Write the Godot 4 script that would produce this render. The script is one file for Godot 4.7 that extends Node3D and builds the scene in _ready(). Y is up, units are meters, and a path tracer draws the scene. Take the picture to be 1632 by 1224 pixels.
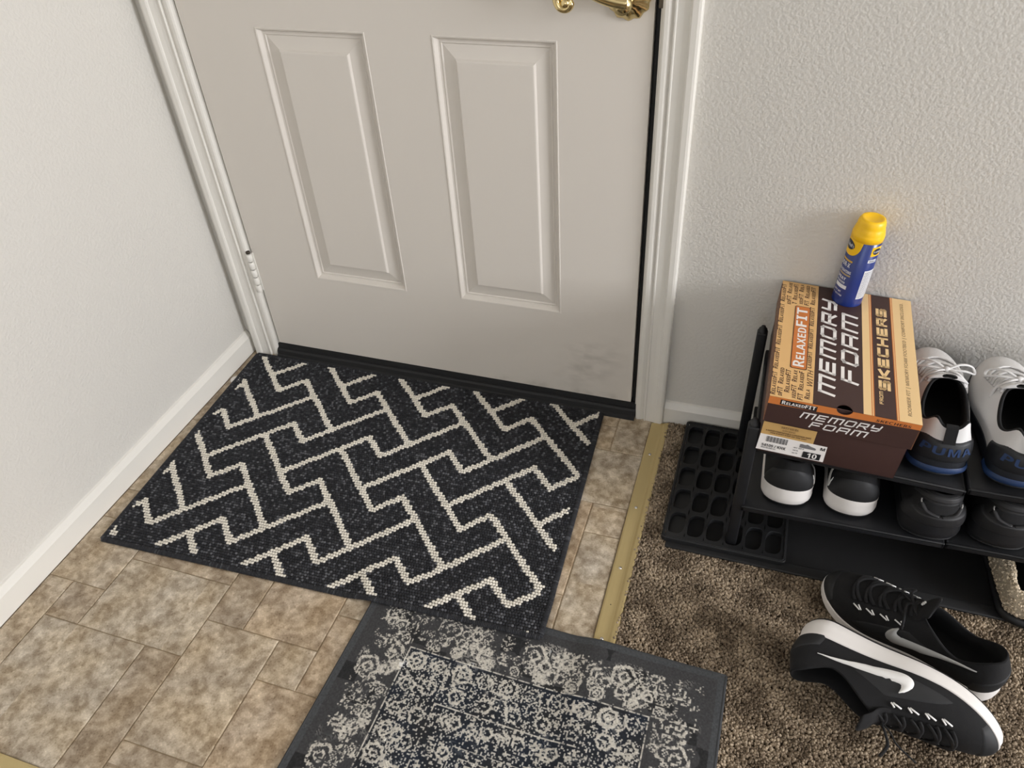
extends Node3D

# ---------------------------------------------------------------- small helpers
func col(r: float, g: float, b: float) -> Color:
	return Color(r / 255.0, g / 255.0, b / 255.0)

func mat(c: Color, rough := 0.7, metal := 0.0) -> StandardMaterial3D:
	var m := StandardMaterial3D.new()
	m.albedo_color = c
	m.roughness = rough
	m.metallic = metal
	m.cull_mode = BaseMaterial3D.CULL_DISABLED
	return m

var used := {}
func numbered(called: String) -> String:
	if not used.has(called):
		used[called] = 0
		return called
	used[called] += 1
	return "%s_%03d" % [called, used[called]]

func tag(o: Node, label: String, category := "", group := "", kind := "") -> Node:
	if label: o.set_meta("label", label)
	if category: o.set_meta("category", category)
	if group: o.set_meta("group", group)
	if kind: o.set_meta("kind", kind)
	return o

func thing(called: String, label: String, category: String, at := Vector3.ZERO, group := "", kind := "") -> Node3D:
	var o := Node3D.new()
	o.name = numbered(called)
	add_child(o)
	o.position = at
	tag(o, label, category, group, kind)
	return o

func put(called: String, mesh: Mesh, m: Material, parent: Node3D = null) -> MeshInstance3D:
	var o := MeshInstance3D.new()
	o.mesh = mesh
	o.material_override = m
	if parent == null:
		o.name = numbered(called)
		add_child(o)
	else:
		o.name = called
		var n := 1
		while parent.has_node(NodePath(o.name)):
			o.name = "%s_%03d" % [called, n]
			n += 1
		parent.add_child(o, true)
	return o

func ST() -> SurfaceTool:
	var st := SurfaceTool.new()
	st.begin(Mesh.PRIMITIVE_TRIANGLES)
	return st

func fin(st: SurfaceTool) -> ArrayMesh:
	st.generate_normals()
	return st.commit()

func quad(st: SurfaceTool, a: Vector3, b: Vector3, c: Vector3, d: Vector3) -> void:
	for v in [a, b, c, a, c, d]:
		st.add_vertex(v)

# rows of points -> skin; smooth unless group is -1
func grid(st: SurfaceTool, rows: Array, closed := false, group := 0, uv_scale := Vector2.ZERO) -> void:
	st.set_smooth_group(group)
	var n: int = rows[0].size()
	var last := n if closed else n - 1
	for i in rows.size() - 1:
		for j in last:
			var k := (j + 1) % n
			var idx := [[i, j], [i, k], [i + 1, k], [i, j], [i + 1, k], [i + 1, j]]
			for q in idx:
				if uv_scale != Vector2.ZERO:
					st.set_uv(Vector2(float(q[1]) / (n - 1), float(q[0]) / (rows.size() - 1)) * uv_scale)
				st.add_vertex(rows[q[0]][q[1]])

# box with rounded edges; b places it
func rbox(st: SurfaceTool, size: Vector3, r: float, b := Transform3D()) -> void:
	var h := size / 2.0
	r = minf(r, minf(h.x, minf(h.y, h.z)) * 0.95)
	for ax in 3:
		var u := (ax + 1) % 3
		var w := (ax + 2) % 3
		for s in [-1.0, 1.0]:
			var rows := []
			for i in 4:
				var row := []
				for j in 4:
					var p := Vector3.ZERO
					p[ax] = h[ax] * s
					p[u] = [-h[u], -h[u] + r, h[u] - r, h[u]][i]
					p[w] = [-h[w], -h[w] + r, h[w] - r, h[w]][j]
					var q := Vector3(clampf(p.x, -h.x + r, h.x - r), clampf(p.y, -h.y + r, h.y - r), clampf(p.z, -h.z + r, h.z - r))
					row.append(b * (q + (p - q).normalized() * r))
				rows.append(row)
			if s < 0: rows.reverse()
			grid(st, rows, false, 1)

func box_mesh(size: Vector3, r: float, at := Vector3.ZERO) -> ArrayMesh:
	var st := ST()
	rbox(st, size, r, Transform3D(Basis(), at))
	return fin(st)

func lathe(st: SurfaceTool, profile: Array, segs := 32, b := Transform3D(), lobes := 0, depth := 0.0) -> void:
	var rows := []
	for p in profile:
		var row := []
		for i in segs:
			var a := TAU * i / segs
			var r: float = p.x * (1.0 + (depth * cos(lobes * a) if lobes else 0.0))
			row.append(b * Vector3(r * cos(a), p.y, r * sin(a)))
		rows.append(row)
	grid(st, rows, true, 0)

func tube(st: SurfaceTool, path: Array, rad, sides := 8, flat := 1.0, up := Vector3.UP) -> void:
	var rows := []
	var n := path.size()
	for i in n:
		var d: Vector3 = (path[mini(i + 1, n - 1)] - path[maxi(i - 1, 0)]).normalized()
		var ref := up if absf(d.dot(up)) < 0.95 else Vector3.RIGHT
		var x := d.cross(ref).normalized()
		var y := x.cross(d)
		var r: float = rad[i] if rad is Array else rad
		var row := []
		for j in sides:
			var a := TAU * j / sides
			row.append(path[i] + x * cos(a) * r + y * sin(a) * r * flat)
		rows.append(row)
	var first := []
	var lastr := []
	for j in sides:
		first.append(path[0])
		lastr.append(path[n - 1])
	rows.push_front(first)
	rows.append(lastr)
	grid(st, rows, true, 0)

func spline(pts: Array, per := 6) -> Array:
	var out := []
	var n := pts.size()
	for i in n - 1:
		for k in per:
			var t := float(k) / per
			out.append(pts[i].cubic_interpolate(pts[i + 1], pts[maxi(i - 1, 0)], pts[mini(i + 2, n - 1)], t))
	out.append(pts[n - 1])
	return out

# flat polygon in the plane of u, w at o with thickness along n
func plate(st: SurfaceTool, poly: PackedVector2Array, o: Vector3, u: Vector3, w: Vector3, thick: float, uv_rect := Rect2()) -> void:
	var n := u.cross(w).normalized()
	st.set_smooth_group(-1)
	var tri := Geometry2D.triangulate_polygon(poly)
	for side in 2:
		for k in tri:
			var p := poly[k]
			if uv_rect.size.x > 0: st.set_uv((p - uv_rect.position) / uv_rect.size)
			st.add_vertex(o + u * p.x + w * p.y + n * (0.0 if side == 0 else -thick))
	for i in poly.size():
		var a := poly[i]
		var b := poly[(i + 1) % poly.size()]
		for q in [[a, 0], [b, 0], [b, 1], [a, 0], [b, 1], [a, 1]]:
			if uv_rect.size.x > 0: st.set_uv((q[0] - uv_rect.position) / uv_rect.size)
			st.add_vertex(o + u * q[0].x + w * q[0].y - n * thick * q[1])

func rect_poly(x0: float, y0: float, x1: float, y1: float, r := 0.0) -> PackedVector2Array:
	var p := PackedVector2Array()
	if r <= 0.0:
		p.append_array([Vector2(x0, y0), Vector2(x1, y0), Vector2(x1, y1), Vector2(x0, y1)])
		return p
	for c in [[x1 - r, y0 + r, -PI / 2], [x1 - r, y1 - r, 0.0], [x0 + r, y1 - r, PI / 2], [x0 + r, y0 + r, PI]]:
		for k in 5:
			var a: float = c[2] + PI / 2 * k / 4.0
			p.append(Vector2(c[0] + cos(a) * r, c[1] + sin(a) * r))
	return p

func strip_rect(st: SurfaceTool, o: Vector3, u: Vector3, w: Vector3, x0: float, y0: float, x1: float, y1: float) -> void:
	quad(st, o + u * x0 + w * y0, o + u * x1 + w * y0, o + u * x1 + w * y1, o + u * x0 + w * y1)

# ---- lettering
var fonts := {}
func font(style: String) -> Font:
	if not fonts.has(style):
		var f := SystemFont.new()
		f.font_names = PackedStringArray(["Droid Sans" if style != "serif" else "Droid Serif"])
		f.font_weight = 700 if style == "bold" else 400
		fonts[style] = f
	return fonts[style]

func text_mesh(s: String, style := "bold") -> TextMesh:
	var t := TextMesh.new()
	t.text = s
	t.font = font(style)
	t.font_size = 24
	t.pixel_size = 0.01
	t.depth = 0.0
	t.curve_step = 2.0
	return t

# the word s, fitted between o and o + u * width (and up by w * height), slanted
func words(st: SurfaceTool, s: String, o: Vector3, u: Vector3, w: Vector3, width: float, height: float, slant := 0.0, style := "bold") -> void:
	var t := text_mesh(s, style)
	var a := t.get_aabb()
	if a.size.x <= 0.0: return
	var sx := width / a.size.x
	var sy := height / a.size.y
	var bx := u * sx
	var by := w * sy + u * (slant * sy)
	var b := Basis(bx, by, u.cross(w))
	var arr := t.get_mesh_arrays()
	var vs: PackedVector3Array = arr[Mesh.ARRAY_VERTEX]
	var ix = arr[Mesh.ARRAY_INDEX]
	st.set_smooth_group(-1)
	if ix == null or ix.size() == 0:
		for v in vs: st.add_vertex(o + b * (v - a.position))
	else:
		for k in ix: st.add_vertex(o + b * (vs[k] - a.position))

const GLYPH := {
	"M": [[0, 0, 0, 1, 1.25, 1, 1.25, 0], [0.62, 1, 0.62, 0]], "E": [[0.85, 1, 0, 1, 0, 0, 0.85, 0], [0, 0.5, 0.75, 0.5]],
	"O": [[0.12, 0, 0, 0.12, 0, 0.88, 0.12, 1, 0.78, 1, 0.9, 0.88, 0.9, 0.12, 0.78, 0, 0.12, 0]], "R": [[0, 0, 0, 1, 0.85, 1, 0.85, 0.45, 0, 0.45], [0.45, 0.45, 0.88, 0]],
	"Y": [[0, 1, 0, 0.5, 0.85, 0.5], [0.85, 1, 0.85, 0.2, 0.7, 0, 0.2, 0]], "F": [[0.85, 1, 0, 1, 0, 0], [0, 0.5, 0.75, 0.5]],
	"A": [[0, 0, 0, 1, 0.88, 1, 0.88, 0], [0, 0.42, 0.88, 0.42]], "S": [[0.85, 1, 0.1, 1, 0, 0.9, 0, 0.6, 0.1, 0.5, 0.78, 0.5, 0.88, 0.4, 0.88, 0.1, 0.78, 0, 0, 0]],
	"K": [[0, 0, 0, 1], [0.85, 1, 0.12, 0.5, 0.88, 0]], "C": [[0.85, 1, 0.1, 1, 0, 0.9, 0, 0.1, 0.1, 0, 0.85, 0]], "H": [[0, 0, 0, 1], [0.88, 0, 0.88, 1], [0, 0.5, 0.88, 0.5]],
}
func strokes(st: SurfaceTool, s: String, o: Vector3, u: Vector3, w: Vector3, width: float, height: float, thick: float, slant := 0.0) -> void:
	var total := 0.0
	for ch in s: total += (1.25 if ch == "M" else 0.9) + 0.42
	total -= 0.42
	var k := (width - slant * height) / total
	var x := 0.0
	var h := height - thick
	st.set_smooth_group(-1)
	for ch in s:
		for line in GLYPH[ch]:
			var pts := []
			for i in line.size() / 2:
				var p := Vector2((x + line[2 * i]) * k, thick / 2 + line[2 * i + 1] * h)
				p.x += p.y * slant
				pts.append(p)
			for i in pts.size() - 1:
				var a: Vector2 = pts[i]
				var b: Vector2 = pts[i + 1]
				var d := (b - a).normalized() * thick / 2
				var nn := Vector2(-d.y, d.x)
				a -= d
				b += d
				var q := [a + nn, b + nn, b - nn, a - nn]
				var v := []
				for c in q: v.append(o + u * c.x + w * c.y)
				quad(st, v[0], v[1], v[2], v[3])
		x += (1.25 if ch == "M" else 0.9) + 0.42

# ---- noise pictures
func noise_bytes(size: int, freq: float, sd: int, type := FastNoiseLite.TYPE_SIMPLEX_SMOOTH, oct := 4, tiled := false, warp := 0.0) -> PackedByteArray:
	var n := FastNoiseLite.new()
	n.seed = sd
	n.noise_type = type
	n.frequency = freq
	n.fractal_octaves = oct
	if warp > 0.0:
		n.domain_warp_enabled = true
		n.domain_warp_amplitude = warp
		n.domain_warp_frequency = freq * 1.5
	var im := n.get_seamless_image(size, size) if tiled else n.get_image(size, size)
	im.convert(Image.FORMAT_L8)
	return im.get_data()

func bump_tex(size: int, freq: float, sd: int, oct := 2) -> ImageTexture:
	return ImageTexture.create_from_image(Image.create_from_data(size, size, false, Image.FORMAT_L8, noise_bytes(size, freq, sd, FastNoiseLite.TYPE_SIMPLEX_SMOOTH, oct, true)))

func world_bump(m: StandardMaterial3D, t: Texture2D, metres: float, cm: float, world := true) -> void:
	m.heightmap_enabled = true
	m.heightmap_texture = t
	m.heightmap_scale = cm
	m.uv1_triplanar = true
	m.uv1_world_triplanar = world
	m.uv1_scale = Vector3.ONE / metres

var stone: ImageTexture
func make_stone() -> void:
	var n := 1024
	var a := noise_bytes(n, 0.0060, 11, FastNoiseLite.TYPE_SIMPLEX_SMOOTH, 5, false, 20.0)
	var b := noise_bytes(n, 0.020, 12, FastNoiseLite.TYPE_SIMPLEX_SMOOTH, 6, false, 8.0)
	var c := noise_bytes(n, 0.09, 13, FastNoiseLite.TYPE_SIMPLEX_SMOOTH, 4)
	var d := noise_bytes(n, 0.004, 14, FastNoiseLite.TYPE_SIMPLEX_SMOOTH, 2, false, 20.0)
	var out := PackedByteArray()
	out.resize(n * n * 3)
	for i in n * n:
		var f := (a[i] / 255.0 - 0.5) * 0.80 + (b[i] / 255.0 - 0.5) * 0.50
		var g := c[i] / 255.0
		var warm := (d[i] / 255.0 - 0.5) * 0.9
		f += (g - 0.5) * 0.34 + 0.10 * smoothstep(0.56, 0.61, b[i] / 255.0) - 0.06 * smoothstep(0.42, 0.36, b[i] / 255.0)
		var r := 178.0 + f * 74.0
		var gg := 163.0 + f * 78.0 - warm * 6.0
		var bb := 141.0 + f * 80.0 - warm * 16.0
		if g > 0.70 and b[i] > 128:
			var k := (g - 0.70) * 120.0
			r += k; gg += k; bb += k
		elif g < 0.30 and b[i] < 124:
			var k := (0.30 - g) * 230.0
			r -= k; gg -= k; bb -= k
		out[3 * i] = clampi(int(r), 0, 255)
		out[3 * i + 1] = clampi(int(gg), 0, 255)
		out[3 * i + 2] = clampi(int(bb), 0, 255)
	stone = ImageTexture.create_from_image(Image.create_from_data(n, n, false, Image.FORMAT_RGB8, out))

# many small copies of one mesh, one object
func multi(called: String, mesh: Mesh, m: StandardMaterial3D, frames: Array, colors: Array, parent: Node3D) -> MultiMeshInstance3D:
	m.vertex_color_use_as_albedo = true
	var mm := MultiMesh.new()
	mm.transform_format = MultiMesh.TRANSFORM_3D
	mm.use_colors = true
	mm.mesh = mesh
	mm.instance_count = frames.size()
	for i in frames.size():
		mm.set_instance_transform(i, frames[i])
		mm.set_instance_color(i, colors[i])
	var o := MultiMeshInstance3D.new()
	o.multimesh = mm
	o.material_override = m
	o.name = called if parent != self else numbered(called)
	o.set_meta("kind", "stuff")
	parent.add_child(o, true)
	return o

func lin(r: float, g: float, b: float) -> Color:
	return col(clampf(r, 0, 255), clampf(g, 0, 255), clampf(b, 0, 255)).srgb_to_linear()

func dome(r: Vector3, segs := 6) -> ArrayMesh:
	var st := ST()
	var rows := []
	for p in [[1.0, -0.2], [0.94, 0.35], [0.62, 0.78], [0.0, 1.0]]:
		var row := []
		for i in segs:
			var a := TAU * i / segs
			row.append(Vector3(p[0] * cos(a) * r.x, p[1] * r.y, p[0] * sin(a) * r.z))
		rows.append(row)
	grid(st, rows, true, 0)
	return fin(st)

# ---------------------------------------------------------------- scene
var rng := RandomNumberGenerator.new()
var M := {}

func _ready() -> void:
	rng.seed = 7
	set_stage()
	make_materials()
	build_shell()
	build_door()
	build_floor()
	build_carpet()
	build_doormat()
	build_rug()
	build_rack()
	build_box()
	build_can()
	build_shoes()

func set_stage() -> void:
	var cam := Camera3D.new()
	cam.name = "camera"
	add_child(cam)
	cam.position = Vector3(1.1212, 1.2074, 1.3051)
	cam.rotation = Vector3(-0.7005, 0.3613, -0.0691)
	cam.fov = 52.616
	cam.near = 0.02
	cam.current = true
	var e := Environment.new()
	e.background_mode = Environment.BG_SKY
	var sky := Sky.new()
	var sm := ProceduralSkyMaterial.new()
	sm.sky_top_color = col(150, 180, 220)
	sm.sky_horizon_color = col(225, 230, 235)
	sm.ground_horizon_color = col(190, 190, 185)
	sm.ground_bottom_color = col(120, 120, 112)
	sm.sky_energy_multiplier = 1.6
	sky.sky_material = sm
	e.sky = sky
	e.tonemap_mode = Environment.TONE_MAPPER_LINEAR
	e.tonemap_exposure = 0.635
	e.sdfgi_enabled = true
	e.ssao_enabled = true
	e.ssil_enabled = true
	var we := WorldEnvironment.new()
	we.name = "environment"
	we.environment = e
	add_child(we)
	# daylight through the window in the right wall
	var al := AreaLight3D.new()
	al.name = "window_daylight"
	add_child(al)
	al.area_size = Vector2(1.56, 1.26)
	al.position = Vector3(5.12, 1.5, 1.5)
	al.rotation = Vector3(0, PI / 2, 0)
	al.light_color = Color(0.985, 0.985, 1.0)
	al.light_energy = 26.0
	al.area_range = 16.0
	al.shadow_enabled = true
	# daylight through the window behind the camera
	var bl := AreaLight3D.new()
	bl.name = "rear_window_daylight"
	add_child(bl)
	bl.area_size = Vector2(1.56, 1.26)
	bl.position = Vector3(1.5, 1.5, 4.12)
	bl.light_color = Color(0.985, 0.985, 1.0)
	bl.light_energy = 1.3
	bl.area_range = 12.0
	bl.shadow_enabled = true

func make_materials() -> void:
	make_stone()
	var peel := bump_tex(1024, 0.048, 21, 2)
	var fine := bump_tex(512, 0.06, 22, 3)
	M.fine = fine
	M.wall = mat(col(221, 218, 211), 0.55)
	world_bump(M.wall, peel, 0.42, 0.075)
	M.trim = mat(col(228, 225, 217), 0.38)
	world_bump(M.trim, fine, 0.3, 0.012)
	M.door = mat(col(216, 210, 201), 0.42)
	world_bump(M.door, fine, 0.5, 0.012)
	M.ceiling = mat(col(235, 233, 228), 0.8)
	M.black_rubber = mat(col(17, 18, 20), 0.6)
	world_bump(M.black_rubber, fine, 0.08, 0.01)
	M.black_plastic = mat(col(22, 23, 26), 0.5)
	world_bump(M.black_plastic, fine, 0.1, 0.006)
	M.brass = mat(col(222, 202, 150), 0.17, 1.0)
	M.gold = mat(col(196, 176, 126), 0.45, 0.35)
	M.chrome = mat(col(215, 212, 205), 0.25, 1.0)
	M.knit = mat(col(14, 14, 16), 0.9)
	world_bump(M.knit, fine, 0.04, 0.03, false)
	M.knit.rim_enabled = true
	M.knit.rim = 0.06
	M.synth = mat(col(28, 29, 31), 0.65)
	M.lining = mat(col(12, 12, 14), 0.95)
	M.lace = mat(col(20, 20, 22), 0.85)
	M.white_rubber = mat(col(233, 229, 225), 0.5)
	M.swoosh = mat(col(240, 239, 236), 0.4)
	M.grey_swoosh = mat(col(176, 176, 174), 0.35)

# ---------------------------------------------------------------- room shell
func boxes(list: Array, r := 0.0) -> ArrayMesh:
	var st := ST()
	for b in list:
		var lo: Vector3 = b[0]
		var hi: Vector3 = b[1]
		rbox(st, hi - lo, maxf(r, 0.0004), Transform3D(Basis(), (lo + hi) / 2))
	return fin(st)

func struct(called: String, mesh: Mesh, m: Material, label: String, category: String) -> MeshInstance3D:
	var o := put(called, mesh, m)
	tag(o, label, category, "", "structure")
	return o

func build_shell() -> void:
	var X0 := -0.092
	struct("wall_left", boxes([[Vector3(X0 - 0.1, -0.1, -0.3), Vector3(X0, 2.5, 4.3)]]), M.wall, "bright off-white textured wall on the left, hinge side of the door", "wall")
	struct("wall_back", boxes([[Vector3(0.93, -0.1, -0.12), Vector3(5.3, 2.5, 0)], [Vector3(X0 - 0.05, -0.1, -0.12), Vector3(-0.02, 2.5, 0)], [Vector3(-0.02, 2.05, -0.12), Vector3(0.93, 2.5, 0)]]), M.wall, "off-white orange-peel textured wall behind the shoe rack and around the door", "wall")
	struct("wall_right", boxes([[Vector3(5.2, -0.1, -0.1), Vector3(5.3, 0.85, 4.3)], [Vector3(5.2, 2.15, -0.1), Vector3(5.3, 2.5, 4.3)], [Vector3(5.2, 0.85, -0.1), Vector3(5.3, 2.15, 0.7)], [Vector3(5.2, 0.85, 2.3), Vector3(5.3, 2.15, 4.3)]]), M.wall, "off-white side wall with the window, outside the frame on the right", "wall")
	struct("wall_front", boxes([[Vector3(X0, -0.1, 4.2), Vector3(5.3, 0.85, 4.3)], [Vector3(X0, 2.15, 4.2), Vector3(5.3, 2.5, 4.3)], [Vector3(X0, 0.85, 4.2), Vector3(0.7, 2.15, 4.3)], [Vector3(2.3, 0.85, 4.2), Vector3(5.3, 2.15, 4.3)]]), M.wall, "off-white wall behind the camera with a window", "wall")
	struct("ceiling", boxes([[Vector3(X0 - 0.1, 2.44, -0.2), Vector3(5.3, 2.56, 4.3)]]), M.ceiling, "plain white ceiling above the entry", "ceiling")
	var pane := mat(Color(0.9, 0.95, 0.95, 0.06), 0.05)
	pane.transparency = BaseMaterial3D.TRANSPARENCY_ALPHA
	for k in 2:
		var w := thing("window_%d" % (k + 1), ["white framed window in the right side wall", "white framed window in the wall behind the camera"][k], "window", Vector3(5.25, 1.5, 1.5) if k == 0 else Vector3(1.5, 1.5, 4.25), "", "structure")
		if k == 0: w.rotation.y = PI / 2
		var st := ST()
		for s in [-1, 1]:
			rbox(st, Vector3(0.05, 1.3, 0.08), 0.004, Transform3D(Basis(), Vector3(s * 0.775, 0, 0)))
			rbox(st, Vector3(1.5, 0.05, 0.08), 0.004, Transform3D(Basis(), Vector3(0, s * 0.625, 0)))
		put("window_frame", fin(st), M.trim, w)
		put("pane", box_mesh(Vector3(1.5, 1.2, 0.006), 0.0005), pane, w)
	# baseboards: bevelled top edge
	var prof := [Vector2(0, 0), Vector2(0.012, 0.0), Vector2(0.012, 0.047), Vector2(0.009, 0.052), Vector2(0.004, 0.060), Vector2(0, 0.062)]
	var sweep := func(a: Vector3, b: Vector3, n: Vector3) -> ArrayMesh:
		var st := ST()
		for i in prof.size() - 1:
			var p: Vector2 = prof[i]
			var q: Vector2 = prof[i + 1]
			st.set_smooth_group(-1)
			quad(st, a + n * p.x + Vector3.UP * p.y, b + n * p.x + Vector3.UP * p.y, b + n * q.x + Vector3.UP * q.y, a + n * q.x + Vector3.UP * q.y)
		for e in [a, b]:
			quad(st, e, e + n * 0.012, e + n * 0.009 + Vector3.UP * 0.052, e + Vector3.UP * 0.062)
		return fin(st)
	struct("baseboard_left", sweep.call(Vector3(X0, 0, 0.002), Vector3(X0, 0, 4.2), Vector3.RIGHT), M.trim, "low white baseboard along the left wall beside the patterned mat", "baseboard")
	struct("baseboard_back", sweep.call(Vector3(0.986, 0, 0), Vector3(5.2, 0, 0), Vector3.BACK), M.trim, "low white baseboard on the back wall behind the shoe rack", "baseboard")
	struct("baseboard_right", sweep.call(Vector3(5.2, 0, 0), Vector3(5.2, 0, 4.2), Vector3.LEFT), M.trim, "low white baseboard along the right wall outside the frame", "baseboard")

# ---------------------------------------------------------------- door
func casing(xa: float, xb: float, inner_right: bool) -> ArrayMesh:
	# colonial profile from the door side outward: [share of width, projection]
	var pr := [[0.0, 0.0], [0.0, 0.006], [0.02, 0.0085], [0.08, 0.0105], [0.17, 0.0105], [0.25, 0.0085], [0.285, 0.0070], [0.30, 0.0070], [0.325, 0.0120], [0.36, 0.0122], [0.385, 0.0105], [0.55, 0.0112], [0.70, 0.0132], [0.715, 0.0155], [0.76, 0.0175], [0.90, 0.0182], [0.965, 0.0172], [1.0, 0.0145], [1.0, 0.0]]
	var st := ST()
	var a := []
	var b := []
	for p in pr:
		var s: float = p[0]
		var x := lerpf(xb, xa, s) if inner_right else lerpf(xa, xb, s)
		a.append(Vector3(x, 0.0, p[1]))
		b.append(Vector3(x, 2.12, p[1]))
	for i in a.size() - 1:
		grid(st, [[a[i], a[i + 1]], [b[i], b[i + 1]]], false, -1)
	return fin(st)

func door_scuffs(size: Vector2) -> ImageTexture:
	var w := 512
	var h := 1144
	var im := Image.create(w, h, false, Image.FORMAT_RGB8)
	im.fill(Color.WHITE)
	var n := FastNoiseLite.new()
	n.seed = 8
	n.frequency = 0.035
	n.fractal_octaves = 4
	for y in range(h - 170, h - 12):
		for x in range(330, w - 4):
			var m := Vector2(x * size.x / w, (h - y) * size.y / h)
			var a := exp(-pow((m.x - 0.815) / 0.060, 2) - pow((m.y - 0.125 - (m.x - 0.815) * 0.5) / 0.048, 2))
			a += 0.7 * exp(-pow((m.x - 0.80) / 0.035, 2) - pow((m.y - 0.165) / 0.014, 2))
			var k := clampf(a * (0.55 + 1.5 * n.get_noise_2d(x * 0.7, y * 1.6)), 0.0, 1.0) * 0.085
			k += 0.06 * exp(-pow((m.y - 0.045) / 0.010, 2)) * clampf(n.get_noise_2d(x, y) * 2.0, 0, 1)
			im.set_pixel(x, y, Color(1 - k, 1 - k, 1 - k * 1.05))
	return ImageTexture.create_from_image(im)

func build_door() -> void:
	struct("trim_1", casing(-0.069, -0.005, true), M.trim, "white moulded door casing on the hinge side, next to the left wall", "door casing")
	struct("trim_2", casing(0.9225, 0.9855, false), M.trim, "white moulded door casing on the latch side, left of the textured wall", "door casing")
	struct("trim_3", boxes([[Vector3(-0.07, 2.06, 0), Vector3(0.986, 2.125, 0.016)]], 0.004), M.trim, "white head casing above the door, outside the frame", "door casing")
	struct("trim_4", boxes([[Vector3(-0.022, 0, -0.12), Vector3(-0.003, 2.06, -0.001)], [Vector3(0.9195, 0, -0.12), Vector3(0.932, 2.06, -0.0005)], [Vector3(-0.02, 2.035, -0.12), Vector3(0.93, 2.06, -0.001)], [Vector3(-0.01, 0.0, -0.11), Vector3(0.004, 2.04, -0.05)], [Vector3(0.905, 0.0, -0.11), Vector3(0.92, 2.04, -0.05)]], 0.001), M.trim, "white door jamb lining the opening around the door", "door jamb")
	struct("trim_5", boxes([[Vector3(0.9115, 0.03, -0.04), Vector3(0.9193, 2.03, -0.0075)], [Vector3(-0.0029, 0.03, -0.04), Vector3(0.0003, 2.03, -0.010)]], 0.001), M.black_rubber, "black rubber weatherstrip in the gap beside the door's latch edge", "weatherstrip")
	struct("trim_6", boxes([[Vector3(0.0, -0.02, -0.14), Vector3(0.92, 2.06, -0.115)]], 0.001), M.black_rubber, "dark outer storm panel behind the closed door, unseen", "door backing")
	# threshold: ridged black sill
	var st := ST()
	var pr := [Vector2(-0.11, 0.036), Vector2(-0.004, 0.036), Vector2(0.000, 0.034), Vector2(0.002, 0.024), Vector2(0.0065, 0.023), Vector2(0.010, 0.019), Vector2(0.0125, 0.009), Vector2(0.0165, 0.007), Vector2(0.019, 0.0)]
	for i in pr.size() - 1:
		grid(st, [[Vector3(-0.0045, pr[i].y, pr[i].x), Vector3(-0.0045, pr[i + 1].y, pr[i + 1].x)], [Vector3(0.9215, pr[i].y, pr[i].x), Vector3(0.9215, pr[i + 1].y, pr[i + 1].x)]], false, -1)
	for x in [-0.0045, 0.9215]:
		for i in pr.size() - 1:
			st.set_smooth_group(-1)
			for v in [Vector3(x, 0, -0.11), Vector3(x, pr[i].y, pr[i].x), Vector3(x, pr[i + 1].y, pr[i + 1].x)]: st.add_vertex(v)
	struct("trim_7", fin(st), M.black_rubber, "black ridged door threshold under the grey-white door", "threshold")

	var door := thing("door_1", "closed off-white entry door with two tall raised panels and a brass lever", "door", Vector3(0, 0, 0), "", "structure")
	var W := 0.9095
	var x0 := 0.0008
	var H := 2.032
	var y0 := 0.0385
	var panels := []
	for xs in [[0.1636, 0.3918], [0.5222, 0.7504]]:
		panels.append(Rect2(xs[0], 0.2537, xs[1] - xs[0], 0.5525))
		panels.append(Rect2(xs[0], 0.98, xs[1] - xs[0], 0.52))
		panels.append(Rect2(xs[0], 1.62, xs[1] - xs[0], 0.26))
	var xsplit := [x0, 0.1636, 0.3918, 0.5222, 0.7504, W]
	var ysplit := [y0, 0.2537, 0.8062, 0.98, 1.50, 1.62, 1.88, H]
	st = ST()
	st.set_smooth_group(-1)
	for i in 5:
		for j in 7:
			if i in [1, 3] and j in [1, 3, 5]: continue
			for v in [Vector3(xsplit[i], ysplit[j], 0), Vector3(xsplit[i + 1], ysplit[j], 0), Vector3(xsplit[i + 1], ysplit[j + 1], 0), Vector3(xsplit[i], ysplit[j], 0), Vector3(xsplit[i + 1], ysplit[j + 1], 0), Vector3(xsplit[i], ysplit[j + 1], 0)]:
				st.set_uv(Vector2(v.x / W, 1.0 - v.y / H))
				st.add_vertex(v)
	for q in [[Vector3(x0, y0, 0), Vector3(W, y0, 0), Vector3(W, y0, -0.044), Vector3(x0, y0, -0.044)], [Vector3(W, y0, 0), Vector3(W, H, 0), Vector3(W, H, -0.044), Vector3(W, y0, -0.044)], [Vector3(x0, y0, 0), Vector3(x0, H, 0), Vector3(x0, H, -0.044), Vector3(x0, y0, -0.044)], [Vector3(x0, H, 0), Vector3(W, H, 0), Vector3(W, H, -0.044), Vector3(x0, H, -0.044)], [Vector3(x0, y0, -0.044), Vector3(W, y0, -0.044), Vector3(W, H, -0.044), Vector3(x0, H, -0.044)]]:
		quad(st, q[0], q[1], q[2], q[3])
	var scuffed := M.door.duplicate() as StandardMaterial3D
	scuffed.heightmap_enabled = false
	scuffed.uv1_triplanar = false
	scuffed.uv1_world_triplanar = false
	scuffed.uv1_scale = Vector3.ONE
	scuffed.albedo_texture = door_scuffs(Vector2(W, H))
	put("slab", fin(st), scuffed, door)
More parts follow.
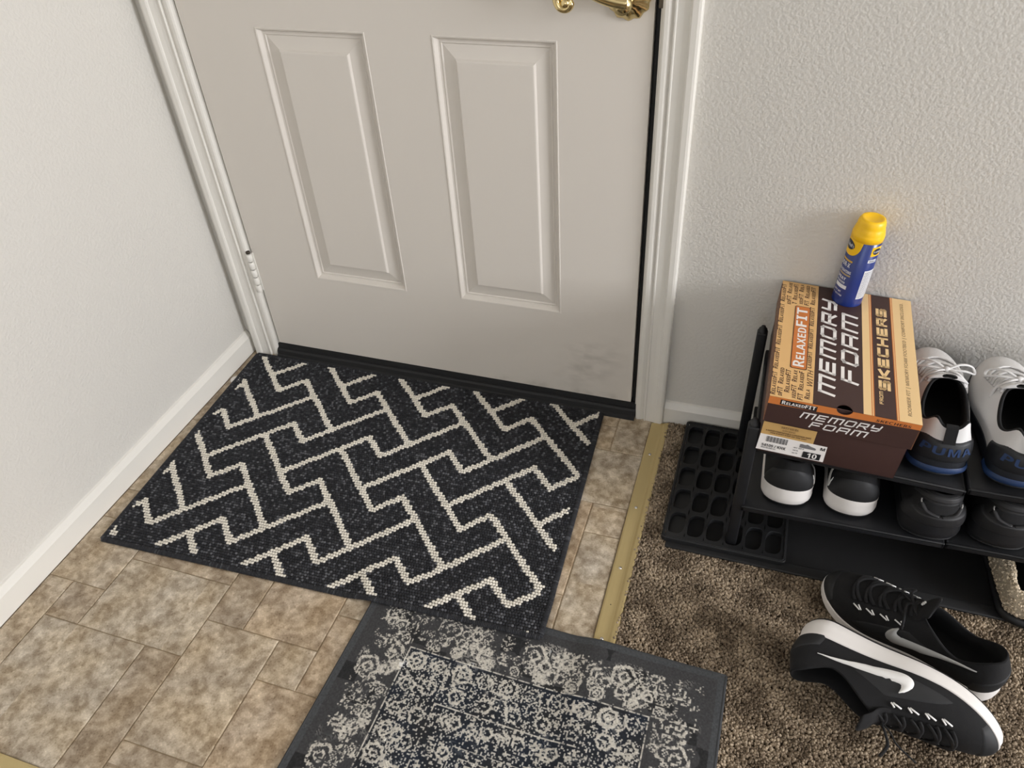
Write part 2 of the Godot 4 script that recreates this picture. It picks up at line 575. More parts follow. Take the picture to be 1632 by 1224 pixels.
	for r in panels:
		st = ST()
		var rings := [[0.0, 0.0], [0.0012, 0.0012], [0.0035, 0.0005], [0.008, -0.0075], [0.011, -0.0085], [0.0135, -0.0075], [0.016, -0.0095], [0.0395, -0.0045], [0.0425, -0.0005], [0.0445, 0.0]]
		var loops := []
		for g in rings:
			var q: Rect2 = r.grow(-g[0])
			loops.append([Vector3(q.position.x, q.position.y, g[1]), Vector3(q.end.x, q.position.y, g[1]), Vector3(q.end.x, q.end.y, g[1]), Vector3(q.position.x, q.end.y, g[1])])
		for i in loops.size() - 1:
			grid(st, [loops[i], loops[i + 1]], true, -1)
		var l: Array = loops[-1]
		quad(st, l[0], l[1], l[2], l[3])
		put("panel", fin(st), M.door, door)
	# scuffed grey smear near the latch corner
	# lever handle
	var handle := Node3D.new()
	handle.name = "handle"
	door.add_child(handle)
	tag(handle, "polished brass scrolled lever")
	handle.position = Vector3(0.869, 0.878, 0)
	var face := Transform3D(Basis(Vector3.RIGHT, PI / 2), Vector3.ZERO)
	st = ST()
	lathe(st, [Vector2(0.0345, 0.0), Vector2(0.0350, 0.003), Vector2(0.0325, 0.007), Vector2(0.027, 0.0095), Vector2(0.0255, 0.0115), Vector2(0.019, 0.0135), Vector2(0.0165, 0.018), Vector2(0.0, 0.019)], 48, face, 12, 0.045)
	put("rosette", fin(st), M.brass, handle)
	st = ST()
	lathe(st, [Vector2(0.013, 0.016), Vector2(0.0115, 0.030), Vector2(0.0125, 0.042), Vector2(0.0145, 0.050), Vector2(0.0135, 0.060), Vector2(0.0, 0.062)], 24, face)
	put("hub", fin(st), M.brass, handle)
	st = ST()
	var path := [Vector3(0.008, 0.003, 0.053), Vector3(-0.012, 0.006, 0.054), Vector3(-0.034, 0.012, 0.055), Vector3(-0.054, 0.020, 0.056), Vector3(-0.072, 0.028, 0.056), Vector3(-0.088, 0.028, 0.056), Vector3(-0.100, 0.020, 0.056), Vector3(-0.1035, 0.006, 0.056), Vector3(-0.098, -0.005, 0.056), Vector3(-0.088, -0.0075, 0.056), Vector3(-0.081, -0.0015, 0.056), Vector3(-0.083, 0.005, 0.056)]
	var sp := spline(path, 6)
	var rr := []
	for i in sp.size():
		var t := float(i) / (sp.size() - 1)
		rr.append(lerpf(0.0115, 0.0062, smoothstep(0.0, 0.55, t)) * (1.0 if t < 0.95 else 0.9))
	tube(st, sp, rr, 14, 1.0, Vector3.BACK)
	for q in [[Vector3(-0.0885, 0.0015, 0.056), 0.0088]]:
		lathe(st, [Vector2(0.0, -q[1]), Vector2(q[1] * 0.7, -q[1] * 0.7), Vector2(q[1], 0), Vector2(q[1] * 0.7, q[1] * 0.7), Vector2(0, q[1])], 16, Transform3D(Basis(Vector3.RIGHT, PI / 2), q[0]))
	put("lever", fin(st), M.brass, handle)
	# latch plate on the door edge
	put("latch_plate", box_mesh(Vector3(0.003, 0.057, 0.026), 0.0008, Vector3(0.9095, 0.9, -0.016)), M.chrome, door)
	st = ST()
	rbox(st, Vector3(0.0075, 0.07, 0.002), 0.0008, Transform3D(Basis(), Vector3(0.9205, 0.898, 0.0065)))
	put("strike_plate", fin(st), mat(col(120, 112, 98), 0.4, 0.7), door)
	# painted hinge
	var hinge := Node3D.new()
	hinge.name = "hinge"
	door.add_child(hinge)
	hinge.position = Vector3(-0.0035, 0.25, 0.0085)
	for k in 5:
		st = ST()
		var a := -0.0525 + k * 0.0212
		lathe(st, [Vector2(0, a), Vector2(0.0062, a), Vector2(0.0070, a + 0.0008), Vector2(0.0070, a + 0.0176), Vector2(0.0062, a + 0.0186), Vector2(0, a + 0.0186)], 16)
		put("knuckle", fin(st), M.trim, hinge)
	st = ST()
	lathe(st, [Vector2(0.0, 0.0595), Vector2(0.004, 0.0590), Vector2(0.0052, 0.0565), Vector2(0.0050, 0.0535), Vector2(0, 0.053)], 16)
	lathe(st, [Vector2(0.0038, -0.05), Vector2(0.0038, 0.05)], 12)
	put("pin", fin(st), mat(col(70, 64, 56), 0.5, 0.6), hinge)
	st = ST()
	rbox(st, Vector3(0.006, 0.104, 0.0025), 0.0005, Transform3D(Basis(), Vector3(0.0045, 0, -0.0072)))
	put("leaf_plate", fin(st), M.trim, hinge)

# ---------------------------------------------------------------- floor
func build_floor() -> void:
	var f := thing("floor", "beige stone-look tile floor of mixed sizes by the entry door", "floor", Vector3.ZERO, "", "structure")
	put("slab", boxes([[Vector3(-0.2, -0.12, -0.3), Vector3(5.3, -0.0022, 4.3)]]), mat(col(166, 146, 116), 0.8), f)
	var K := 0.0760
	var J := 0.0763
	var X := func(k: float) -> float: return 0.2822 + K * k
	var Z := func(j: float) -> float: return 0.7352 + J * j
	var list := [[-3, 0, -1, 1], [-4, -3, 0, 1], [-5, -3, -2, 0], [-5, -4, 0, 3], [-4, -1, 1, 4], [-1, 0, 1, 4], [0, 2, 0, 3], [0, 1, -2, 0], [1, 3, -2, 0], [2, 3, 0, 1], [2, 5, 1, 4], [3, 5, -1, 1], [-3, 0, -2, -1], [0, 2, 3, 4], [-5, -3, -3, -2], [-5, -3, -6, -3], [-5, -3, -9, -6], [-5, -3, -10, -9], [-5, -4, 3, 4],
		[7, 8, -10, -9], [7, 8, -9, -8], [8, 9, -10, -8], [5, 9, -8, -6], [6, 8, -6, -3], [8, 9, -6, -5], [8, 9, -5, -1], [6, 8, -3, -1], [5, 9, -1, 1], [5, 9, 1, 4],
		[-3, 0, -10, -8], [0, 3, -10, -8], [3, 7, -10, -8], [-3, 1, -8, -5], [1, 5, -8, -5], [-3, 0, -5, -2], [0, 3, -5, -2], [3, 6, -6, -3], [3, 6, -3, -1], [5, 6, -1, 0]]
	var mats := []
	for k in 4:
		var m := mat([col(255, 252, 248), col(236, 231, 226), col(255, 255, 255), col(250, 242, 234)][k], [0.42, 0.46, 0.4, 0.44][k])
		m.albedo_texture = stone
		m.heightmap_enabled = true
		m.heightmap_texture = stone
		m.heightmap_scale = 0.018
		mats.append(m)
	var pick := [2, 1, 0, 0, 2, 1, 0, 1, 3, 0, 3, 3, 1, 1, 0, 0, 1, 0, 0, 0, 0, 2, 2, 3, 0, 2, 0, 2, 0]
	for i in list.size():
		var t: Array = list[i]
		var lo := Vector2(maxf(X.call(t[0]), -0.08), maxf(Z.call(t[2]), -0.02)) + Vector2(0.0007, 0.0007)
		var hi := Vector2(minf(X.call(t[1]), 0.9625), minf(Z.call(t[3]), 1.041)) - Vector2(0.0007, 0.0007)
		if hi.x - lo.x < 0.004 or hi.y - lo.y < 0.004: continue
		var off := Vector2(rng.randf(), rng.randf())
		var st := ST()
		var bev := 0.0020
		var loops := []
		for g in [[0.0, -0.0022], [0.0, -0.0012], [bev, 0.0]]:
			loops.append([Vector3(lo.x + g[0], g[1], lo.y + g[0]), Vector3(hi.x - g[0], g[1], lo.y + g[0]), Vector3(hi.x - g[0], g[1], hi.y - g[0]), Vector3(lo.x + g[0], g[1], hi.y - g[0])])
		var put_v := func(v: Vector3) -> void:
			st.set_uv(Vector2(v.x, v.z) / 0.42 + off)
			st.add_vertex(v)
		st.set_smooth_group(-1)
		for a in 2:
			for b in 4:
				var c := (b + 1) % 4
				for v in [loops[a][b], loops[a][c], loops[a + 1][c], loops[a][b], loops[a + 1][c], loops[a + 1][b]]: put_v.call(v)
		var l: Array = loops[2]
		for v in [l[0], l[1], l[2], l[0], l[2], l[3]]: put_v.call(v)
		put("tile", fin(st), mats[pick[i] if i < pick.size() else rng.randi() % 4], f)
	# brass strips where tile meets carpet
	var add_strip := func(label: String, b: Transform3D, len: float, screws: Array) -> void:
		var s := thing("transition_strip", label, "floor strip")
		s.transform = b
		var pr := [Vector2(0.0, 0.0003), Vector2(0.0008, 0.0022), Vector2(0.004, 0.0034), Vector2(0.012, 0.0040), Vector2(0.021, 0.0042), Vector2(0.026, 0.0050), Vector2(0.027, 0.0062), Vector2(0.030, 0.0085), Vector2(0.036, 0.0100), Vector2(0.0385, 0.0095), Vector2(0.039, 0.004)]
		var st := ST()
		for i in pr.size() - 1:
			grid(st, [[Vector3(pr[i].x, pr[i].y, 0), Vector3(pr[i + 1].x, pr[i + 1].y, 0)], [Vector3(pr[i].x, pr[i].y, len), Vector3(pr[i + 1].x, pr[i + 1].y, len)]], false, -1)
		for z in [0.0, len]:
			for i in pr.size() - 1:
				st.set_smooth_group(-1)
				for v in [Vector3(0.0, 0.0, z), Vector3(pr[i].x, pr[i].y, z), Vector3(pr[i + 1].x, pr[i + 1].y, z)]: st.add_vertex(v)
		put("strip", fin(st), M.gold, s)
		for z in screws:
			st = ST()
			lathe(st, [Vector2(0.0034, 0.0), Vector2(0.0031, 0.0009), Vector2(0.0018, 0.0016), Vector2(0, 0.0018)], 14, Transform3D(Basis(), Vector3(0.0145, 0.0040, z)))
			put("screw", fin(st), M.chrome, s)
		put("screw_hole", boxes([[Vector3(0.0135, 0.0035, len * 0.0 + 0.4865), Vector3(0.0155, 0.00425, 0.4885)]], 0.0005), M.black_rubber, s)
	add_strip.call("flat brass transition strip between the tiles and the carpet, running from the door casing", Transform3D(Basis(Vector3.UP, 0.0035), Vector3(0.9615, 0, 0.0175)), 1.06, [0.10, 0.2535, 0.4055, 0.5585, 0.712, 0.865])
	add_strip.call("brass transition strip at the bottom left corner of the tiles", Transform3D(Basis(Vector3.UP, -PI / 2), Vector3(0.93, 0, 1.0405)), 1.005, [0.06, 0.21, 0.36, 0.51, 0.66, 0.825, 0.98])
	# small white plastic cap by the mat edge
	var st2 := ST()
	lathe(st2, [Vector2(0.0, 0.0), Vector2(0.0125, 0.0), Vector2(0.0130, 0.002), Vector2(0.0120, 0.0042), Vector2(0.004, 0.0055), Vector2(0, 0.0055)], 20)
	var cap := put("plastic_cap", fin(st2), M.white_rubber)
	cap.position = Vector3(-0.0595, 0.0, 0.126)
	tag(cap, "small round white plastic cap peeking out from the patterned mat's left edge", "cap")

func build_carpet() -> void:
	var c := thing("carpet", "brown mottled plush carpet to the right of the brass strip", "carpet", Vector3.ZERO, "", "structure")
	put("backing", boxes([[Vector3(1.0005, -0.002, 0.0125), Vector3(5.2, 0.0025, 4.2)], [Vector3(-0.09, -0.002, 1.0805), Vector3(1.0005, 0.0025, 4.2)]], 0.0005), mat(col(84, 69, 55), 0.95), c)
	var st := ST()
	# one tuft: a bent blunt cone
	var rows := []
	for k in 4:
		var row := []
		var r: float = [0.0013, 0.0023, 0.0019, 0.0004][k]
		for i in 5:
			var a := TAU * i / 5
			row.append(Vector3(cos(a) * r + [0, 0, 0.0003, 0.0008][k], [0.0, 0.55, 0.85, 1.0][k], sin(a) * r))
		rows.append(row)
	grid(st, rows, true, 0)
	var tuft := fin(st)
	var n1 := FastNoiseLite.new()
	n1.seed = 3
	n1.frequency = 14.0
	n1.fractal_octaves = 3
	var n2 := FastNoiseLite.new()
	n2.seed = 5
	n2.frequency = 90.0
	n2.fractal_octaves = 2
	var frames := []
	var colors := []
	var step := 0.0031
	var z := 0.0135
	while z < 1.0:
		var x := 1.0005
		while x < 1.80:
			var px := x + rng.randf_range(-0.0014, 0.0014)
			var pz := z + rng.randf_range(-0.0014, 0.0014)
			x += step
			if pz > 0.61 and px < 1.178: continue
			if pz < 0.335 and px > 1.062: continue
			var low := n1.get_noise_2d(px, pz)
			var hi := n2.get_noise_2d(px, pz)
			var f := clampf(0.5 + low * 0.75 + hi * 0.30 + rng.randf_range(-0.30, 0.30), 0.0, 1.0)
			var lean := 0.25 + 0.35 * clampf(0.5 + low, 0, 1)
			var bs := Basis(Vector3.UP, rng.randf() * TAU) * Basis(Vector3.BACK, -rng.randf() * lean)
			var h := 0.0105 * rng.randf_range(0.75, 1.1) * (0.9 + 0.2 * f)
			var w := rng.randf_range(0.85, 1.25)
			frames.append(Transform3D(bs * Basis.from_scale(Vector3(w, h, w)), Vector3(px, 0.001, pz)))
			colors.append(lin(lerpf(93, 175, f), lerpf(79, 158, f), lerpf(63, 135, f)))
		z += step
	z = 0.0165
	while z < 2.1:
		var x := -0.085
		while x < 2.7:
			var px := x + rng.randf_range(-0.002, 0.002)
			var pz := z + rng.randf_range(-0.002, 0.002)
			x += 0.0058
			if pz < 1.0 and px < 1.80: continue
			if pz < 1.086 and px < 1.003: continue
			if pz < 1.49 and px > 0.545 and px < 1.185: continue
			var f := clampf(0.5 + n1.get_noise_2d(px, pz) * 0.75 + rng.randf_range(-0.25, 0.25), 0.0, 1.0)
			var bs := Basis(Vector3.UP, rng.randf() * TAU) * Basis(Vector3.BACK, -rng.randf() * 0.4)
			frames.append(Transform3D(bs * Basis.from_scale(Vector3(1.9, 0.0105 * rng.randf_range(0.8, 1.1), 1.9)), Vector3(px, 0.001, pz)))
			colors.append(lin(lerpf(93, 175, f), lerpf(79, 158, f), lerpf(63, 135, f)))
		z += 0.0058
	multi("pile", tuft, mat(Color.WHITE, 0.95), frames, colors, c)

# ---------------------------------------------------------------- patterned doormat
const UX := Vector2(0.99982672, -0.01861665)
const UZ := Vector2(0.01861665, 0.99982672)
func mat_point(a: float, b: float, y: float) -> Vector3:
	var p := Vector2(-0.066, 0.017) + UX * a + UZ * b
	return Vector3(p.x, y + 0.0074 * smoothstep(0.50, 0.56, p.x) * smoothstep(0.53, 0.585, p.y), p.y)

func mat_uv(s: float, t: float) -> Vector2:   # the mat is a little out of square
	var a := Vector2(0.006, 0.005).lerp(Vector2(0.913, 0.007), s)
	var b := Vector2(0.019, 0.621).lerp(Vector2(0.931, 0.607), s)
	return a.lerp(b, t)

func build_doormat() -> void:
	var o := thing("doormat", "charcoal woven doormat with a cream broken-line pattern in front of the door", "doormat")
	var rows := []
	var under := []
	for j in 32:
		var row := []
		for i in 48:
			var q := mat_uv(i / 47.0, j / 31.0)
			row.append(mat_point(q.x, q.y, 0.0042))
		rows.append(row)
	var st := ST()
	grid(st, rows)
	for e in [[0, 0, 1, 0], [1, 0, 1, 1], [1, 1, 0, 1], [0, 1, 0, 0]]:
		var a := []
		var b := []
		for i in 33:
			var q := mat_uv(lerpf(e[0], e[2], i / 32.0), lerpf(e[1], e[3], i / 32.0))
			a.append(mat_point(q.x, q.y, 0.0042))
			b.append(mat_point(q.x, q.y, 0.0004))
		grid(st, [a, b], false, 2)
	put("backing", fin(st), mat(col(20, 20, 22), 0.95), o)
	# loops of yarn
	var seg := [[-3, -3, 0, 0], [0, 0, 1, -1], [1, -1, 4, 2], [-1, -1, 2, -4], [2, -4, 3, -3], [3, -3, 6, -6]]
	var ex := 0.04815
	var ez := 0.04880
	var nx := 168
	var nz := 100
	var fd := []
	var cd := []
	var fc := []
	var cc := []
	for j in nz:
		for i in nx:
			var s := (i + 0.5 + (0.5 if j % 2 else 0.0) * 0.6) / nx
			var t := (j + 0.5) / nz
			if s > 0.995: continue
			var q := mat_uv(s, t)
			var cream := false
			if q.x > 0.026 and q.x < 0.909 and q.y > 0.014 and q.y < 0.606:
				var pu := (q.x - 0.1365) / ex
				var pv := (q.y - 0.1220) / ez
				var ci := int(floor(pu / 4.0))
				var cj := int(floor(pv / 6.0))
				for di in [-1, 0, 1]:
					for dj in [0, 1]:
						if cream: break
						var lx: float = pu - (ci + di) * 4.0
						var lz: float = pv - (cj + dj) * 6.0
						for g in seg:
							var vx: float = g[2] - g[0]
							var vz: float = g[3] - g[1]
							var k := clampf(((lx - g[0]) * vx + (lz - g[1]) * vz) / (vx * vx + vz * vz), 0, 1)
							var dx: float = lx - g[0] - vx * k
							var dz: float = lz - g[1] - vz * k
							if dx * dx + dz * dz < 0.0180:
								cream = true
								break
			var p := mat_point(q.x, q.y, 0.0032)
			if cream:
				var v := rng.randf_range(-14, 10)
				fc.append(Transform3D(Basis(Vector3.UP, 0.30 + rng.randf_range(-0.12, 0.12)) * Basis.from_scale(Vector3(1.12, 1.12, 0.95)), p))
				cc.append(lin(232 + v, 226 + v, 213 + v))
			else:
				var v := rng.randf_range(-9, 9)
				var rr := rng.randf()
				if rr < 0.17: v += 52
				elif rr < 0.40: v += 18
				fd.append(Transform3D(Basis(Vector3.UP, 0.18 + rng.randf_range(-0.2, 0.2)) * Basis.from_scale(Vector3(1.0, rng.randf_range(0.8, 1.1), 0.9)), p))
				cd.append(lin(36 + v, 37 + v, 41 + v))
	var lump := dome(Vector3(0.0034, 0.0036, 0.0033))
	var ym := mat(Color.WHITE, 0.92)
	tag(multi("charcoal_pile", lump, ym, fd, cd, o), "charcoal flecked woven pile")
	tag(multi("cream_pattern", lump, mat(Color.WHITE, 0.9), fc, cc, o), "cream yarn pattern lines")
	# whipped edge
	var fe := []
	var ce := []
	for e in [[0, 0, 1, 0, 300], [1, 0, 1, 1, 200], [1, 1, 0, 1, 300], [0, 1, 0, 0, 200]]:
		for i in e[4]:
			var q := mat_uv(lerpf(e[0], e[2], (i + 0.5) / e[4]), lerpf(e[1], e[3], (i + 0.5) / e[4]))
			var p := mat_point(q.x, q.y, 0.0030)
			var b := Basis(Vector3.UP, (PI / 2 if e[0] == e[2] else 0.0) + 0.0186 + rng.randf_range(-0.1, 0.1))
			fe.append(Transform3D(b, p))
			var v := rng.randf_range(-8, 8) + (30 if rng.randf() < 0.07 else 0)
			ce.append(lin(38 + v, 39 + v, 43 + v))
	multi("edge_stitching", dome(Vector3(0.0021, 0.0042, 0.0062), 8), mat(Color.WHITE, 0.85), fe, ce, o)

# ---------------------------------------------------------------- faded oriental rug
var RW := 500
var RH := 720
var ink := PackedFloat32Array()
func dab(x: int, y: int, v: float) -> void:
	if x >= 0 and x < RW and y >= 0 and y < RH:
		var i := y * RW + x
		if v > ink[i]: ink[i] = v

func ring(cx: float, cy: float, r: float, w: float, v := 1.0, petals := 0) -> void:
	var R := int(r + w + 3)
	for y in range(int(cy) - R, int(cy) + R + 1):
		for x in range(int(cx) - R, int(cx) + R + 1):
			var d := Vector2(x - cx, y - cy)
			var rr := r * (1.0 + (0.09 * cos(petals * d.angle()) if petals else 0.0))
			if absf(d.length() - rr) < w: dab(x, y, v)

func cross_mark(cx: float, cy: float, r: int, v := 1.0) -> void:
	for k in range(-r, r + 1):
		for q in 2:
			dab(int(cx) + k, int(cy) + q, v)
			dab(int(cx) + q, int(cy) + k, v)

func bar(x0: float, y0: float, x1: float, y1: float, v := 1.0) -> void:
	for y in range(int(y0), int(y1)):
		for x in range(int(x0), int(x1)):
			dab(x, y, v)

func line(x0: float, y0: float, x1: float, y1: float, w: float, v := 1.0) -> void:
	var a := Vector2(x0, y0)
	var b := Vector2(x1, y1)
	var n := int(a.distance_to(b)) + 1
	for i in n + 1:
		var p := a.lerp(b, float(i) / n)
		for y in range(int(p.y - w), int(p.y + w) + 1):
			for x in range(int(p.x - w), int(p.x + w) + 1):
				dab(x, y, v)

func blossom(cx: float, cy: float, r: float, rot: float) -> void:
	ring(cx, cy, r * 0.28, 2.0)
	for k in 6:
		var a := rot + TAU * k / 6
		ring(cx + cos(a) * r * 0.72, cy + sin(a) * r * 0.72, r * 0.26, 1.9, 0.9)
	for k in 6:
		var a := rot + TAU * (k + 0.5) / 6
		line(cx + cos(a) * r * 0.95, cy + sin(a) * r * 0.95, cx + cos(a) * r * 1.2, cy + sin(a) * r * 1.2, 1.2, 0.85)

func leaf_mark(cx: float, cy: float, r: float, rot: float) -> void:
	for k in 5:
		var t := k / 4.0
		var p := Vector2(cx, cy) + Vector2.from_angle(rot) * (t - 0.5) * 2 * r
		var w := r * 0.62 * sin(PI * clampf(t * 0.9 + 0.1, 0, 1))
		for s in [-1, 1]:
			var q := p + Vector2.from_angle(rot + s * 2.2) * -w
			line(p.x, p.y, q.x, q.y, 1.1, 0.95)

func scroll_mark(cx: float, cy: float, r: float, rot: float, s: float) -> void:
	var prev := Vector2(cx, cy)
	for k in 16:
		var a := rot + s * k * 0.36
		var p := Vector2(cx, cy) + Vector2.from_angle(a) * r * (0.25 + 0.055 * k)
		if k: line(prev.x, prev.y, p.x, p.y, 1.3, 0.95)
		prev = p

func build_rug() -> void:
	ink.resize(RW * RH)
	var r := RandomNumberGenerator.new()
	r.seed = 41
	# frames: pixels are 1.27 mm
	var frame := func(d: float, w: float, v: float) -> void:
		bar(d, d, RW - d, d + w, v)
		bar(d, d, d + w, RH - d, v)
		bar(RW - d - w, d, RW - d, RH - d, v)
		bar(d, RH - d - w, RW - d, RH - d, v)
	# along each band: position by walking round the frame at distance d
	var walk := func(d: float, step: float, what: Callable) -> void:
		var nx := int(round((RW - 2 * d) / step))
		var ny := int(round((RH - 2 * d) / step))
		for i in nx + 1:
			what.call(d + (RW - 2 * d) * i / nx, d, i)
		for j in range(1, ny + 1):
			what.call(d, d + (RH - 2 * d) * j / ny, j)
			what.call(RW - d, d + (RH - 2 * d) * j / ny, j)
	# outer border of blossoms, leaves and scrolls
	walk.call(45.0, 43.0, func(x, y, i):
		var jx: float = x + r.randf_range(-5, 5)
		var jy: float = y + r.randf_range(-5, 5)
		if i % 3 == 0: blossom(jx, jy, r.randf_range(17, 22), i)
		elif i % 3 == 1: leaf_mark(jx, jy, 17.0, r.randf() * TAU)
		else:
			ring(jx, jy, 15.0, 2.2, 0.95, 5)
			ring(jx, jy, 6.0, 2.0, 0.95, 4))
	walk.call(60.0, 21.0, func(x, y, i):
		ring(x + r.randf_range(-6, 6), y + r.randf_range(-6, 6), r.randf_range(4, 7), 1.7, 0.9, 3 + i % 3))
	walk.call(74.0, 40.0, func(x, y, i): blossom(x + r.randf_range(-4, 4), y, r.randf_range(6, 9), i))
	walk.call(66.0, 30.0, func(x, y, i): scroll_mark(x, y, 11.0, r.randf() * TAU, 1.0 if i % 2 else -1.0))
	walk.call(30.0, 26.0, func(x, y, i): cross_mark(x, y, 3 + i % 3, 0.8))
	for i in 2600:
		var x := r.randf_range(20, RW - 20)
		var y := r.randf_range(20, RH - 20)
		var d := minf(minf(x, RW - x), minf(y, RH - y))
		if d < 84 and d > 24: dab(int(x), int(y), 1.0); dab(int(x) + 1, int(y), 1.0)
	frame.call(84.0, 2.0, 1.0)
	# rosette bands
	walk.call(101.0, 33.0, func(x, y, i):
		if i % 2 == 0:
			ring(x, y, 11.5, 2.0, 1.0, 8)
			ring(x, y, 4.0, 1.5, 1.0)
		else:
			ring(x, y, 9.0, 1.5, 0.95, 4)
			ring(x, y, 4.5, 1.2, 0.9)
			for s in [-1, 1]: line(x + s * 12, y - 9, x + s * 12, y + 9, 1.0, 0.8))
	walk.call(118.0, 15.0, func(x, y, i): cross_mark(x, y, 2 + i % 3, 0.95))
	walk.call(132.0, 37.0, func(x, y, i):
		ring(x, y, 9.0, 1.7, 1.0, 6)
		cross_mark(x, y, 2, 1.0)
		cross_mark(x + 18, y - 4, 3, 0.9)
		cross_mark(x + 16, y + 9, 2, 0.9))
	walk.call(109.0, 17.0, func(x, y, i): cross_mark(x + 7, y + r.randf_range(-5, 5), 3, 1.0))
	walk.call(125.0, 14.0, func(x, y, i): cross_mark(x + r.randf_range(-3, 3), y, 2 + i % 2, 1.0))
	frame.call(148.0, 2.0, 1.0)
	walk.call(165.0, 38.0, func(x, y, i):
		leaf_mark(x, y, 13.0, i * 1.3)
		ring(x + 18, y, 7.0, 1.6, 1.0, 5))
	walk.call(178.0, 13.0, func(x, y, i): cross_mark(x, y + r.randf_range(-4, 4), 3, 0.95))
	frame.call(192.0, 1.8, 1.0)
	frame.call(204.0, 1.8, 1.0)
	# inner field: lozenges and small repeats
	for j in 26:
		for i in 11:
			var x := 205.0 + i * 9.5
			var y := 212.0 + j * 13.0
			cross_mark(x + (4 if j % 2 else 0), y, 2 + (i + j) % 2, 0.9)
	for j in 7:
		ring(RW / 2.0, 245.0 + j * 48.0, 20.0, 2.0, 1.0, 4)
		ring(RW / 2.0, 245.0 + j * 48.0, 9.0, 1.6, 1.0, 6)
		blossom(RW / 2.0 - 34, 225.0 + j * 48.0, 12.0, 0.3)
		blossom(RW / 2.0 + 34, 225.0 + j * 48.0, 12.0, 0.3)
	for i in 700:
		var x := r.randf_range(92, RW - 92)
		var y := r.randf_range(92, RH - 92)
		line(x, y, x + r.randf_range(-4, 4), y + r.randf_range(-3, 3), 0.7, 0.9)
	# faded: noise gnaws at the pale knots
	var big := noise_bytes(RH, 0.014, 51, FastNoiseLite.TYPE_SIMPLEX_SMOOTH, 3)
	var knot := noise_bytes(RH, 0.33, 52, FastNoiseLite.TYPE_SIMPLEX, 2)
	var hue := noise_bytes(RH, 0.016, 53, FastNoiseLite.TYPE_SIMPLEX_SMOOTH, 2)
	var cell := noise_bytes(RH, 0.03, 54, FastNoiseLite.TYPE_CELLULAR, 1)
	var out := PackedByteArray()
	out.resize(RW * RH * 3)
	for y in RH:
		for x in RW:
			var i := y * RW + x
			var n := y * RH + x
			var d := mini(mini(x, RW - 1 - x), mini(y, RH - 1 - y))
			var b := big[n] / 255.0
			var kx := x - x % 2
			var ky := y - y % 2
			var k := knot[ky * RH + kx] / 255.0
			var ik := maxf(maxf(ink[ky * RW + kx], ink[ky * RW + kx + 1]), maxf(ink[(ky + 1) * RW + kx], ink[(ky + 1) * RW + kx + 1])) * 0.6 + ink[i] * 0.4
			var pale := ik * (0.58 + 0.72 * b) - 0.62 * (k - 0.36) - 0.62 * (float(((kx * 7919 + ky * 104729 + kx * ky * 31) % 997 + 997) % 997) / 997.0 - 0.42)
			var f := clampf((pale - 0.49) * 5.0, 0.0, 1.0)
			# frayed specks where the rug is worn
			if d > 20 and b > 0.60 and (x + y) % 2 == 0 and k > 0.45: f = maxf(f, (b - 0.60) * 4.5)
			if d > 88 and k > 0.70: f = maxf(f, 0.85)
			var h := hue[n] / 255.0
			var dr := 44.0
			var dg := 45.0
			var db := 47.0
			if d > 84:
				dr = lerpf(32.0, 20.0, h)
				dg = lerpf(32.0, 30.0, h)
				db = lerpf(34.0, 46.0, h)
			elif d > 8:
				var q := ((x / 34) * 7 + (y / 26) * 13) % 5
				dr = 58.0
				if q == 0 and cell[n] > 90: dr = 32.0
				dg = dr
				db = dr + 1.0
			else:
				dr = 66.0; dg = 68.0; db = 70.0
			dr += (k - 0.5) * 20.0; dg += (k - 0.5) * 20.0; db += (k - 0.5) * 20.0
			var lr := 196.0 + (k - 0.5) * 60.0
			out[3 * i] = clampi(int(lerpf(dr, lr, f)), 0, 255)
			out[3 * i + 1] = clampi(int(lerpf(dg, lr - 5.0, f)), 0, 255)
			out[3 * i + 2] = clampi(int(lerpf(db, lr - 16.0, f)), 0, 255)
	var tex := ImageTexture.create_from_image(Image.create_from_data(RW, RH, false, Image.FORMAT_RGB8, out))
	var o := thing("area_rug", "grey distressed oriental rug with pale floral motifs, partly under the doormat's corner", "rug")
	var TL := Vector2(0.563, 0.574)
	var TR := Vector2(1.1870, 0.5925)
	var BR := Vector2(1.1905, 1.490)
	var BL := Vector2(0.537, 1.480)
	var P := func(s: float, t: float, lift: float) -> Vector3:
		var q: Vector2 = TL.lerp(TR, s).lerp(BL.lerp(BR, s), t)
		var wob := 0.0012 * sin(q.x * 23.0 + q.y * 9.0) + 0.0008 * sin(q.y * 31.0)
		var ramp := maxf(smoothstep(0.925, 0.985, q.x), smoothstep(0.985, 1.045, q.y))
		return Vector3(q.x, lift + ramp * (0.0100 + wob), q.y)
	var rows := []
	for j in 41:
		var row := []
		for i in 37: row.append(P.call(i / 36.0, j / 40.0, 0.0050))
		rows.append(row)
	var st := ST()
	grid(st, rows, false, 0, Vector2.ONE)
	var m := mat(Color.WHITE, 0.95)
	m.albedo_texture = tex
	m.heightmap_enabled = true
	m.heightmap_texture = tex
	m.heightmap_scale = 0.06
	put("pile", fin(st), m, o)
	st = ST()
	for e in [[0, 0, 1, 0], [1, 0, 1, 1], [1, 1, 0, 1], [0, 1, 0, 0]]:
		var path := []
		for i in 41: path.append(P.call(lerpf(e[0], e[2], i / 40.0), lerpf(e[1], e[3], i / 40.0), 0.0028))
		tube(st, path, 0.0029, 8)
	put("bound_edge", fin(st), mat(col(58, 60, 62), 0.9), o)

